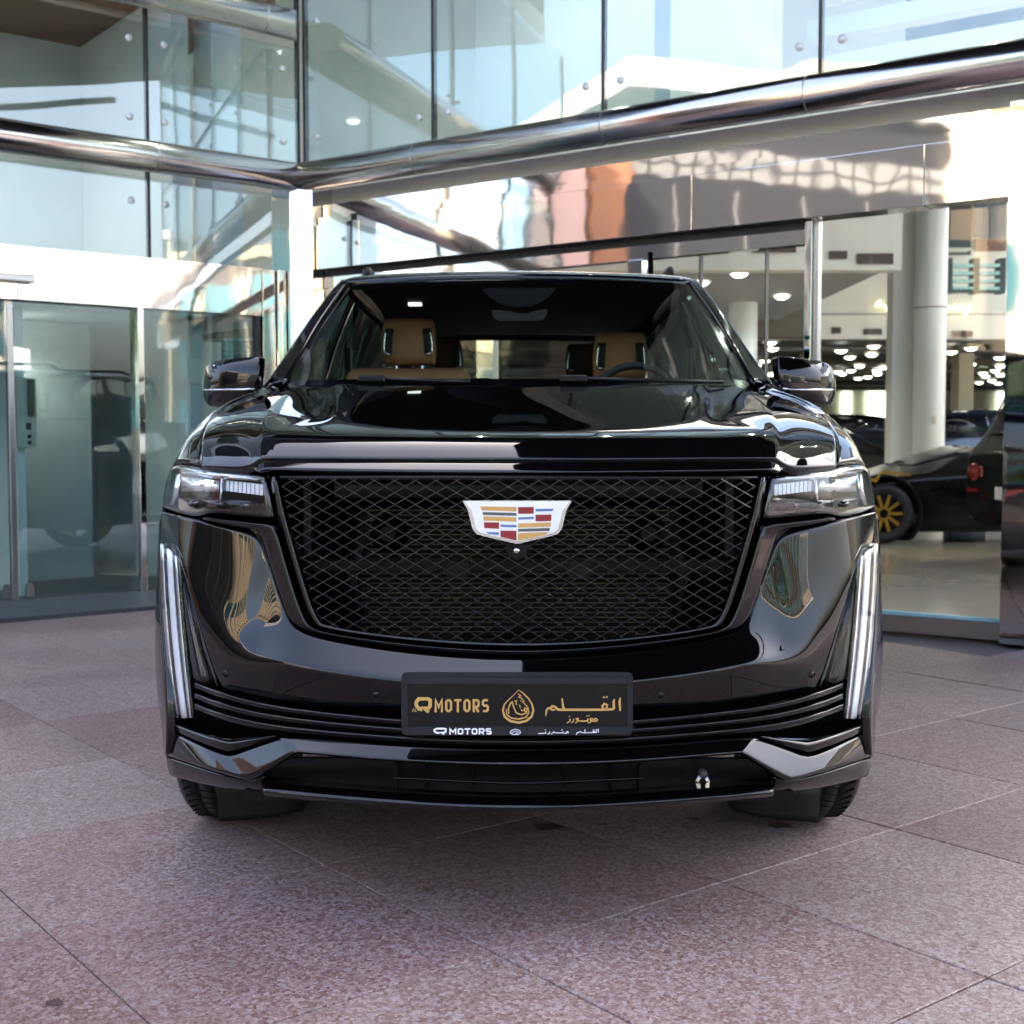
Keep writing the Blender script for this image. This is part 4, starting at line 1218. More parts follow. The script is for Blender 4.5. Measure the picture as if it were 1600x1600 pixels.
ar = [([(1441, 274), (1436, 300), (1440, 354)], [8, 15, 10], False), ([(1405, 282), (1400, 300), (1402, 338), (1388, 346), (1372, 340)], [8, 14, 14, 13, 10], False),
      ([(1384, 344), (1360, 346), (1340, 344), (1330, 326), (1344, 310), (1360, 318), (1358, 340)], [13, 14, 14, 12, 12, 12, 10], False),
      ([(1335, 271), (1345, 271)], 12, False), ([(1353, 269), (1363, 269)], 12, False),
      ([(1340, 347), (1220, 347), (1096, 347)], 14, False), ([(1100, 350), (1092, 330), (1086, 278)], [14, 14, 8], False),
      ([(1096, 348), (1060, 346), (1044, 330), (1026, 324), (1014, 340), (1030, 350), (1044, 344)], [14, 14, 12, 12, 12, 10, 8], False),
      ([(1020, 334), (1000, 338), (990, 352), (986, 386)], [12, 12, 12, 5], False)]
sm = [([(1304, 412), (1290, 400), (1278, 408), (1288, 418), (1302, 414)], 8, False), ([(1284, 418), (1262, 414), (1256, 404), (1268, 400), (1268, 416), (1252, 426), (1242, 424)], 7, False),
      ([(1244, 400), (1242, 414), (1228, 416), (1190, 416)], 8, False), ([(1234, 384), (1240, 384)], 7, False), ([(1246, 384), (1252, 384)], 7, False),
      ([(1192, 416), (1178, 412), (1172, 402), (1184, 400), (1184, 416), (1166, 428)], 7, False), ([(1156, 402), (1156, 416), (1142, 428)], 7, False), ([(1134, 402), (1134, 416), (1116, 428)], 7, False), ([(1128, 388), (1134, 388)], 7, False)]
ribbon('plate_arabic_lettering', ar + sm, M['plate_gold'], plate, -.0016, E1)
wtx = qmark(302, 457, 80, 40, 11) + letters('MOTORS', 398, 460, 38, 36, 7, 9)
rim_txt = ribbon('holder_lettering', wtx, M['plate_white'], holder, -.0066, E1)
sd = [([(768, 486), (780, 472), (802, 466), (826, 474), (834, 486), (820, 498), (786, 498)], 4.5, True), ([(780, 488), (800, 478), (822, 486), (800, 494)], 4, False)]
def shift(lines, f): return [([f(*p) for p in pts], w, c) for pts, w, c in lines]
sa = [([(1306, 464), (1306, 486)], 5, False), ([(1296, 466), (1294, 486), (1278, 486), (1274, 478), (1284, 476), (1284, 486), (1224, 487)], 5, False), ([(1274, 468), (1282, 468)], 4, False), ([(1226, 466), (1224, 487), (1206, 487)], 5, False),
      ([(1206, 487), (1196, 480), (1186, 486), (1178, 486), (1172, 500)], 5, False), ([(1126, 488), (1118, 480), (1108, 488), (1122, 489), (1096, 492)], 5, False), ([(1092, 480), (1092, 488), (1044, 488)], 5, False), ([(1080, 470), (1090, 470)], 4, False),
      ([(1044, 488), (1034, 482), (1030, 488), (1018, 496)], 5, False), ([(1010, 480), (1010, 490), (996, 497)], 5, False), ([(986, 480), (986, 490), (940, 493)], 5, False), ([(980, 470), (986, 470)], 4, False)]
ribbon('holder_mark', sd + sa, M['plate_white'], holder, -.0066, E1)

# ---- windscreen, pillars, roof
wrow = [
    [K(0, 600, 1.50), K(140, 600, 1.52), K(250, 601, 1.58), K(330, 602, 1.66), K(367, 604, 1.72)],
    [K(0, 553, 1.70), K(132, 554, 1.72), K(234, 556, 1.78), K(309, 559, 1.85), K(343, 562, 1.90)],
    [K(0, 507, 1.90), K(124, 508, 1.92), K(218, 511, 1.97), K(287, 514, 2.03), K(318, 517, 2.07)],
    [K(0, 466, 2.08), K(114, 467, 2.09), K(200, 470, 2.13), K(265, 474, 2.18), K(291, 477, 2.21)],
    [K(0, 431, 2.24), K(106, 432, 2.25), K(185, 435, 2.28), K(244, 439, 2.31), K(267, 442, 2.33)]]
ws = cage('windshield', wrow, M['windshield'], suv, mirror=True, lev=2, flange=0, out=(0, -1, 1))
frit_in = [
    [K(0, 590, 1.555), K(140, 590, 1.575), K(250, 591, 1.635), K(318, 592, 1.70), K(345, 592, 1.74)],
    [K(0, 590, 1.555), K(140, 590, 1.575), K(250, 591, 1.635), K(318, 592, 1.70), K(345, 592, 1.74)]]
# dark printed border just behind the glass
def frit(name, pairs, mirror=True, side=0):
    g = [[p + Vector((0, .012, -.008)) for p in r] for r in pairs]
    return cage(name, g, M['gloss_black'], ws, mirror=mirror, side=side, lev=1, flange=0, out=(0, -1, 1))
frit('windshield_border', [wrow[0], [K(0, 588, 1.555), K(139, 588, 1.575), K(247, 589, 1.635), K(324, 589, 1.72), K(360, 590, 1.77)]])
frit('windshield_border', [[K(0, 440, 2.20), K(107, 441, 2.21), K(187, 444, 2.24), K(247, 448, 2.275), K(270, 452, 2.30)], wrow[4]])
for s in (1, -1):
    frit('windshield_border', [[r[4], r[4] + (r[3] - r[4]) * f] for r, f in zip(wrow, (.42, .34, .3, .34, .5))], mirror=False, side=s)
    ap = [[K(407, 613, 1.70), K(388, 598, 1.78), K(369, 602, 1.73)],
          [K(372, 565, 1.97), K(364, 556, 1.99), K(345, 560, 1.91)],
          [K(340, 518, 2.12), K(336, 511, 2.12), K(320, 515, 2.08)],
          [K(310, 476, 2.27), K(307, 470, 2.26), K(293, 475, 2.22)],
          [K(281, 441, 2.42), K(277, 435, 2.40), K(268, 440, 2.335)]]
    cage('a_pillar', ap, M['gloss_black'], suv, side=s, ccol=(1,), crease=.4, lev=2, flange=.03, fdir=(-.4, 1, 0), out=(.6, -1, .3))
roof = [
    [K(0, 429, 2.25), K(106, 430, 2.26), K(185, 433, 2.29), K(244, 437, 2.325), K(268, 438, 2.345), K(277, 438, 2.41)],
    [K(0, 421, 2.36), K(106, 421.5, 2.37), K(185, 424, 2.40), K(244, 427, 2.44), K(266, 430, 2.46), K(273, 435, 2.50)],
    [Vector((0, 2.75, 1.945)), Vector((.3, 2.75, 1.943)), Vector((.52, 2.75, 1.935)), Vector((.68, 2.75, 1.92)), Vector((.745, 2.75, 1.90)), Vector((.765, 2.75, 1.865))],
    [Vector((0, 3.6, 1.945)), Vector((.3, 3.6, 1.943)), Vector((.52, 3.6, 1.935)), Vector((.69, 3.6, 1.918)), Vector((.75, 3.6, 1.895)), Vector((.77, 3.6, 1.86))],
    [Vector((0, 4.9, 1.91)), Vector((.3, 4.9, 1.908)), Vector((.52, 4.9, 1.90)), Vector((.68, 4.9, 1.885)), Vector((.74, 4.9, 1.865)), Vector((.76, 4.9, 1.83))],
    [Vector((0, 5.16, 1.86)), Vector((.3, 5.16, 1.858)), Vector((.52, 5.15, 1.85)), Vector((.67, 5.13, 1.835)), Vector((.73, 5.1, 1.82)), Vector((.75, 5.08, 1.80))]]
roof_o = cage('roof', roof, M['paint'], suv, mirror=True, lev=2, flange=.03, fdir=(0, 0, -1), out=(0, 0, 1))
for s in (1, -1):
    pts = [(s * .695, 2.84, 1.925), (s * .70, 2.90, 1.975), (s * .705, 3.0, 1.985), (s * .71, 3.9, 1.98), (s * .70, 4.75, 1.95), (s * .69, 4.85, 1.905)]
    tube('roof_rail', pts, .017, M['satin_black'], suv, seg=8)
fin = prism('roof_antenna', [(2.98, 1.925), (3.16, 1.925), (3.12, 1.955), (3.06, 2.0), (3.04, 2.075), (3.02, 2.075), (3.0, 2.0)], lambda a, b, d: (.62 + d, a, b), -.012, .012, M['gloss_black'], suv, bevel=.003)
lathe('antenna_base', [(0, .045), (.02, .042), (.032, .02)], 16, lambda ax, u, v: (.62 + u, 3.08 + v * 1.6, 1.92 + ax), M['gloss_black'], fin)
# cowl and wipers
cw = [[K(0, 603, 1.40), K(150, 602, 1.42), K(258, 602, 1.46), K(336, 604, 1.52), K(372, 607, 1.58)],
      [K(0, 600, 1.47), K(150, 600, 1.49), K(252, 600, 1.55), K(330, 602, 1.63), K(368, 604, 1.69)],
      [K(0, 599, 1.52), K(140, 599, 1.54), K(250, 600, 1.60), K(330, 601, 1.68), K(367, 603, 1.74)]]
cage('cowl', [[p - Vector((0, 0, .012)) for p in r] for r in cw], M['satin_black'], suv, mirror=True, lev=1, flange=.03, out=(0, 0, 1))
for x0, x1, y0 in ((560, 735, 592), (875, 1130, 592)):
    wp = empty('wiper', at(x0, y0 + 3, 1.50), parent=suv)
    wp_inv = Vector(wp.location)
    b0 = at(x0 + 5, y0 - 1, 1.50) - wp_inv; b1 = at(x1, y0 + 5, 1.55) - wp_inv
    tube('wiper_blade', [b0, (b0 + b1) / 2, b1], .008, M['satin_black'], wp, seg=6)
    c0 = at(x0, y0 - 3, 1.48) - wp_inv; c1 = at(x0 + 42, y0 + 2, 1.48) - wp_inv
    box('wiper_arm', c0.x, c1.x, c0.y - .015, c0.y + .02, c1.z - .008, c0.z + .006, M['satin_black'], wp, bevel=.006)

# ---- mirrors
for s in (1, -1):
    md = [  # half offset, row, depth: cap face then inner return
        [(405, 557, 1.66), (412, 556, 1.66), (445, 559, 1.68), (475, 563, 1.72), (490, 572, 1.78), (494, 582, 1.86)],
        [(406, 575, 1.62), (420, 573, 1.62), (450, 574, 1.64), (480, 578, 1.69), (493, 586, 1.77), (496, 595, 1.88)],
        [(408, 602, 1.62), (424, 604, 1.62), (452, 604, 1.64), (482, 604, 1.69), (495, 606, 1.78), (497, 610, 1.88)],
        [(424, 622, 1.65), (434, 627, 1.65), (456, 628, 1.67), (480, 627, 1.71), (492, 626, 1.79), (494, 622, 1.88)],
        [(436, 632, 1.74), (446, 636, 1.74), (460, 637, 1.75), (478, 636, 1.77), (487, 633, 1.82), (489, 630, 1.88)]]
    mr = cage('door_mirror', [[K(*q) for q in r] for r in md], M['paint'], suv, side=s, crow=(0,), ccol=(1,), crease=.4, lev=3, flange=.10, fdir=(-.0, 1, 0), out=(0, -1, 0))
    gl = [[K(410, 562, 1.84), K(490, 580, 1.90)], [K(438, 628, 1.84), K(490, 626, 1.90)]]
    cage('mirror_glass', gl, M['chrome'], mr, side=s, lev=0, flange=.005, fdir=(0, -1, 0), out=(0, 1, 0))
    g2 = [[K(408, 612, 1.72), K(432, 622, 1.72)], [K(404, 632, 1.80), K(428, 634, 1.78)], [K(386, 622, 1.86), K(394, 634, 1.86)]]
    cage('mirror_foot', g2, M['gloss_black'], mr, side=s, lev=2, flange=.06, fdir=(0, 1, 0))
    sl = [[K(412, 606, 1.615), K(450, 607, 1.635), K(484, 607, 1.69), K(494, 608, 1.78)], [K(414, 609, 1.613), K(450, 610, 1.633), K(484, 610, 1.688), K(494, 611, 1.778)]]
    cage('mirror_trim', sl, M['chrome_trim'], mr, side=s, lev=1, flange=.01)
    # triangular sail panel at the foot of the pillar
    sp = [[K(380, 606, 1.79), K(402, 612, 1.80)], [K(360, 566, 2.02), K(372, 580, 2.02)]]
    cage('sail_panel', sp, M['gloss_black'], suv, side=s, lev=0, flange=.03, fdir=(-1, 0, 0), out=(1, -.3, 0))

# ---- body sides, doors, glass
def zarch(y, yc): 
    q = .46 ** 2 - (y - yc) ** 2
    return .41 + math.sqrt(q) if q > 0 else .33
def side_panel(name, ys, yc=None, parent=suv):
    for s in (1, -1):
        rows = []
        for y in ys:
            zb = zarch(y, 4.07)
            zb = max(zb, .33)
            f = lambda z, x: Vector((x, y, z))
            tz = 1.405 if y < 4.6 else 1.405 - .02 * (y - 4.6)
            tp_ = .0 if y < 4.5 else .05 * ((y - 4.5) / .8) ** 2
            rows.append([f(tz, .925 - tp_), f(tz - .03, .965 - tp_), f(lerp(zb, tz, .75), 1.012 - tp_), f(lerp(zb, tz, .45), 1.03 - tp_), f(lerp(zb, tz, .15), 1.03 - tp_), f(zb, 1.01 - tp_)])
        o = cage(name, rows, M['paint'], parent, side=s, ccol=(1,), crease=.5, lev=1, flange=.02, fdir=(-1, 0, 0), out=(1, 0, 0))
        yield s, o
for s, d_ in side_panel('front_door', [1.865, 2.1, 2.4, 2.7, 2.93]):
    box('door_handle', s * 1.02 - .02, s * 1.02 + .025, 2.68, 2.88, 1.12, 1.15, M['gloss_black'], d_, bevel=.01)
for s, d_ in side_panel('rear_door', [2.945, 3.2, 3.5, 3.62, 3.75, 3.88, 4.0]):
    box('door_handle', s * 1.02 - .02, s * 1.02 + .025, 3.72, 3.92, 1.12, 1.15, M['gloss_black'], d_, bevel=.01)
for s, d_ in side_panel('quarter_panel', [4.015, 4.15, 4.3, 4.42, 4.5, 4.6, 4.9, 5.2, 5.3]): pass
for s in (1, -1):
    def wpanel(name, y0, y1, m, inset=0.0):
        def top(y): return (.762 if 2.7 < y < 4.6 else (.70 + .06 * (y - 1.9) / .8 if y <= 2.7 else .762 - .02 * (y - 4.6))), (1.862 if y > 2.75 else 1.862)
        g = []
        for k in range(2):
            y = (y0, y1)[k]
            xt, zt = top(y)
            if name == 'front_window' and k == 0:
                g.append([Vector((.928 - inset, 1.84, 1.402)), Vector((.925 - inset, 1.86, 1.42)), Vector((.922 - inset, 1.9, 1.43))])
            else:
                g.append([Vector((.928 - inset, y, 1.402)), Vector((lerp(.928, xt, .5) + .015 - inset, y, 1.64)), Vector((xt - inset, y, zt))])
        if name == 'front_window':
            g.insert(1, [Vector((.928 - inset, 2.2, 1.402)), Vector((.855 - inset, 2.2, 1.55)), Vector((.79 - inset, 2.22, 1.69))])
            g.insert(2, [Vector((.928 - inset, 2.5, 1.402)), Vector((.855 - inset, 2.5, 1.62)), Vector((.765 - inset, 2.52, 1.855))])
        return cage(name, g, m, suv, side=s, lev=1, flange=.006, fdir=(-1, 0, 0), out=(1, 0, .3))
    wpanel('front_window', 1.85, 2.86, M['car_side_glass'])
    wpanel('b_pillar', 2.862, 3.0, M['gloss_black'], -.004)
    wpanel('rear_window', 3.002, 3.93, M['car_side_glass'])
    wpanel('c_pillar', 3.932, 4.06, M['gloss_black'], -.004)
    wpanel('quarter_window', 4.062, 4.86, M['car_side_glass'])
    wpanel('d_pillar', 4.862, 5.08, M['paint'], -.004)
    # sill and underbody edge
    box('running_board', min(s * .90, s * 1.02), max(s * .90, s * 1.02), 1.5, 3.58, .30, .37, M['satin_black'], suv, bevel=.02)
    tl = box('tail_lamp', min(s * .86, s * .965), max(s * .86, s * .965), 5.285, 5.345, .85, 1.38, mat('tail_red%d' % s, (.25, .01, .01), .2), suv, bevel=.015)
tg = [[Vector((0, 5.18, 1.42)), Vector((.5, 5.17, 1.42)), Vector((.90, 5.12, 1.40))], [Vector((0, 5.34, 1.2)), Vector((.5, 5.33, 1.2)), Vector((.96, 5.27, 1.2))],
      [Vector((0, 5.36, .8)), Vector((.5, 5.35, .8)), Vector((.98, 5.29, .8))], [Vector((0, 5.36, .35)), Vector((.5, 5.35, .35)), Vector((.97, 5.28, .35))]]
cage('tailgate', tg, M['paint'], suv, mirror=True, lev=1, flange=.02, fdir=(0, -1, 0), out=(0, 1, 0))
rg = [[Vector((0, 5.14, 1.85)), Vector((.4, 5.13, 1.845)), Vector((.72, 5.08, 1.81))], [Vector((0, 5.18, 1.62)), Vector((.45, 5.17, 1.62)), Vector((.80, 5.11, 1.61))], [Vector((0, 5.19, 1.42)), Vector((.5, 5.18, 1.42)), Vector((.88, 5.125, 1.41))]]
cage('rear_screen', rg, M['car_rear_glass'], suv, mirror=True, lev=1, flange=0, out=(0, 1, .3))
# floor pan and engine bulkhead keep daylight out of the inside
box('floor_pan', -.88, .88, .72, 5.2, .33, .40, M['matte_black'], suv)
box('engine_bay', -.60, .60, .62, 1.5, .42, 1.12, M['dark_void'], suv)
box('bulkhead', -.90, .90, 1.5, 1.55, .41, 1.33, M['dark_void'], suv)
for s in (1, -1):
    for yc, nm in ((1.0, 'wheel_well'), (4.07, 'wheel_well')):
        bm = bmesh.new()
        seg = 14
        a_, b_ = [], []
        for i in range(seg + 1):
            a = math.pi * i / seg
            a_.append(bm.verts.new((s * 1.0, yc - .455 * math.cos(a), .40 + .455 * math.sin(a))))
            b_.append(bm.verts.new((s * .64, yc - .455 * math.cos(a), .40 + .455 * math.sin(a))))
        for i in range(seg): bm.faces.new((a_[i], a_[i + 1], b_[i + 1], b_[i]))
        bm.faces.new(b_)
        bm_obj(nm, bm, M['matte_black'], suv)

# ---- wheels
def wheel_mesh():
    W, Rr = .1425, .407
    prof = [(-W + .02, .30), (-W + .004, .33), (-W, .355), (-W + .004, .385), (-W + .022, .402)]
    for g in (-.075, -.028, .028, .075):
        prof += [(g - .006, Rr), (g - .0055, Rr - .009), (g + .0055, Rr - .009), (g + .006, Rr)]
    prof += [(W - .022, .402), (W - .004, .385), (W, .355), (W - .004, .33), (W - .02, .30)]
    return prof
WP = wheel_mesh()
tyre_me = rim_me = None
for s in (1, -1):
    for yc in (1.0, 4.07):
        w = empty('wheel', (s * .872, yc, .4075), parent=suv)
        if tyre_me is None:
            t = lathe('tyre', WP, 72, lambda ax, u, v: (ax, u, v), M['rubber'], w, close=False)
            # lateral sipes in the tread
            bm = bmesh.new()
            for i in range(72):
                a = 2 * math.pi * i / 72
                for x0, x1, sh in ((-.118, -.083, .05), (-.068, -.035, -.03), (.035, .068, .03), (.083, .118, -.05)):
                    vs = []
                    for x, da in ((x0, 0), (x1, sh)):
                        for db in (-.006, .006):
                            for rr in (.398, .4072):
                                vs.append(bm.verts.new((x, rr * math.cos(a + da + db), rr * math.sin(a + da + db))))
                    for f in ((1, 3, 7, 5), (0, 1, 5, 4), (3, 2, 6, 7)):
                        bm.faces.new([vs[q] for q in f])
            tr = bm_obj('tread', bm, M['dark_void'], w); tr['kind'] = 'stuff'
            bm = bmesh.new()
            lathe_bm(bm, [(.10, .0), (.10, .09), (.085, .10)], 32, lambda ax, u, v: (ax, u, v), False)
            lathe_bm(bm, [(.115, .315), (.125, .305), (.115, .285), (-.1, .28)], 48, lambda ax, u, v: (ax, u, v), False)
            for i in range(6):
                for d in (-.14, .14):
                    a = 2 * math.pi * i / 6 + d
                    fn = lambda x, y, z: (x, y * math.cos(a) - z * math.sin(a), y * math.sin(a) + z * math.cos(a))
                    add_box(bm, .06, .105, .07, .295, -.018, .018, fn)
            lathe_bm(bm, [(.02, .0), (.02, .17), (.0, .175)], 40, lambda ax, u, v: (ax, u, v), False)
            bmesh.ops.recalc_face_normals(bm, faces=bm.faces[:])
            r_ = bm_obj('rim', bm, M['alloy_dark'], w)
            tyre_me, tread_me, rim_me = t.data, tr.data, r_.data
        else:
            t = new_obj('tyre', tyre_me, None, w); new_obj('tread', tread_me, None, w)['kind'] = 'stuff'; new_obj('rim', rim_me, None, w)
        if s < 0: w.rotation_euler = (0, 0, math.pi)

# ---- cabin
box('dashboard', -.86, .86, 1.62, 2.05, 1.0, 1.30, M['interior_dark'], suv, bevel=.05)
dp = at(CX - 0, 594, 1.75)
box('headliner', -.70, .70, 2.42, 5.05, 1.86, 1.875, M['interior_dark'], suv)
box('cabin_floor', -.88, .88, 1.6, 5.1, .41, .46, M['interior_dark'], suv)
for s in (1, -1):
    box('pillar_trim', min(s * .66, s * .72), max(s * .66, s * .72), 4.8, 5.09, 1.38, 1.84, M['interior_dark'], suv)
    box('door_trim', min(s * .86, s * .90), max(s * .86, s * .90), 1.9, 5.0, .45, 1.36, M['interior_dark'], suv, bevel=.01)
box('rear_partition', -.86, .86, 4.98, 5.03, .45, 1.40, M['interior_dark'], suv)
def seat(cx, cy, hx0, hx1, hy0, hy1, Yh, tone='leather', shoulders=True):
    st = empty('seat', (cx, cy, .46), parent=suv)
    o = Vector(st.location)
    a, b = at(hx0, hy0, Yh) - o, at(hx1, hy1, Yh) - o
    w = (b.x - a.x)
    mx = (a.x + b.x) / 2
    zt, zb = a.z, b.z
    hr = [[Vector((mx + (w / 2) * u * k, a.y - .02 * (1 - abs(u)) + dy, z)) for u in (-1, -.8, -.4, 0, .4, .8, 1)]
          for z, k, dy in ((zt + .004, .72, .10), (zt, .80, .05), (zt - .015, .92, .012), (lerp(zt, zb, .35), .98, .0), (lerp(zt, zb, .75), 1.0, .0), (zb + .01, .97, .01), (zb, .88, .06))]
    hd = cage('headrest', hr, M[tone], st, lev=2, flange=.07, out=(0, -1, 0))
    for sg in (-1, 1):
        x = mx + sg * w * .36
        ins = [[Vector((x + sg * (-.018 + .036 * u + dx), a.y - .022, z)) for u in (0, .5, 1)] for z, dx in ((lerp(zt, zb, .24), -.006), (lerp(zt, zb, .52), .0), (lerp(zt, zb, .80), .002))]
        cage('headrest_speaker', ins, M['interior_grey'], st, lev=1, flange=.02)
        ln = [[Vector((x + sg * (.012 + .008 * u + dx), a.y - .028, z)) for u in (0, 1)] for z, dx in ((lerp(zt, zb, .24), -.006), (lerp(zt, zb, .52), .002), (lerp(zt, zb, .74), .004), (lerp(zt, zb, .80), -.004))]
        cage('headrest_trim', ln, M['chrome'], st, lev=1, flange=.01)
        ft = [[Vector((x - sg * .014, a.y - .028, lerp(zt, zb, .78))), Vector((x + sg * .018, a.y - .028, lerp(zt, zb, .73)))], [Vector((x - sg * .005, a.y - .028, lerp(zt, zb, .86))), Vector((x + sg * .018, a.y - .028, lerp(zt, zb, .79)))]]
        cage('headrest_trim', ft, M['chrome'], st, lev=0, flange=.01)
        tube('headrest_post', [(x * 1 - sg * .03, a.y + .05, zb - .06), (x - sg * .03, a.y + .05, zb + .03)], .008, M['chrome'], st, seg=8)
    zs = zb - .012
    bk = [[Vector((mx + u * k, a.y + .0 + dy - .03 * abs(u) / .26, z)) for u in (-.29, -.23, -.1, 0, .1, .23, .29)]
          for z, k, dy in ((zs, .82, .10), (zs - .008, .88, .02), (zs - .05, 1.0, -.02), (zs - .2, 1.05, -.05), (zs - .42, 1.02, -.09), (zs - .62, 1.0, -.12))]
    cage('seat_back', bk, M[tone], st, ccol=(1, 5), crease=.5, lev=2, flange=.12, out=(0, -1, 0))
    box('seat_cushion', mx - .27, mx + .27, a.y - .55, a.y + .02, .0 + .02, .20, M[tone], st, bevel=.05)
    return st
seat(-.47, 2.75, 595, 681, 496, 569, 2.78)
seat(.47, 2.85, 927, 1012, 518, 592, 2.95)
mat('leather_dark', (0.10, 0.045, 0.022), 0.6)
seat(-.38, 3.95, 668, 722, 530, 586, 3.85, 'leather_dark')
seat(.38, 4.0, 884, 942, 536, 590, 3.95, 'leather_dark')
# steering wheel
sw0 = at(995, 606, 2.18)
pts = []
for i in range(33):
    a = 2 * math.pi * i / 32
    pts.append(sw0 + Vector((.19 * math.cos(a), .19 * math.sin(a) * .35, .19 * math.sin(a) * .94)) + Vector((0, 0, -.085)))
swh = tube('steering_wheel', pts, .016, M['interior_grey'], suv, seg=10, caps=False)
box('steering_boss', sw0.x - .07, sw0.x + .07, sw0.y + .02, sw0.y + .06, sw0.z - .14, sw0.z - .03, M['interior_dark'], swh, bevel=.02)
# inside mirror and sensor pod
q = lambda a, b, d: at(a, b, d)
prism('inside_mirror', [(768, 484), (800, 487), (806, 490), (826, 490), (832, 486), (856, 483), (854, 494), (846, 501), (780, 502), (770, 495)], q, 2.24, 2.27, M['interior_grey'], suv, bevel=.003)
prism('sensor_pod', [(752, 450), (870, 450), (858, 464), (838, 476), (822, 480), (800, 480), (782, 475), (762, 463)], q, 2.22, 2.30, M['interior_dark'], suv, bevel=.006)
for px_ in (648,):
    box('cabin_lamp', at(638, 466, 3.2).x, at(658, 466, 3.2).x, 3.2, 3.24, 1.845, 1.858, mat('cabin_lamp', (.9, .9, .85), .4, emit=(.95, 1, .9), es=.25), suv)
# seat belts by the pillars
for s in (1, -1):
    tube('seat_belt', [(s * .80, 2.95, 1.62), (s * .79, 2.93, 1.3), (s * .78, 2.9, .9)], .014, M['interior_grey'], suv, seg=6)
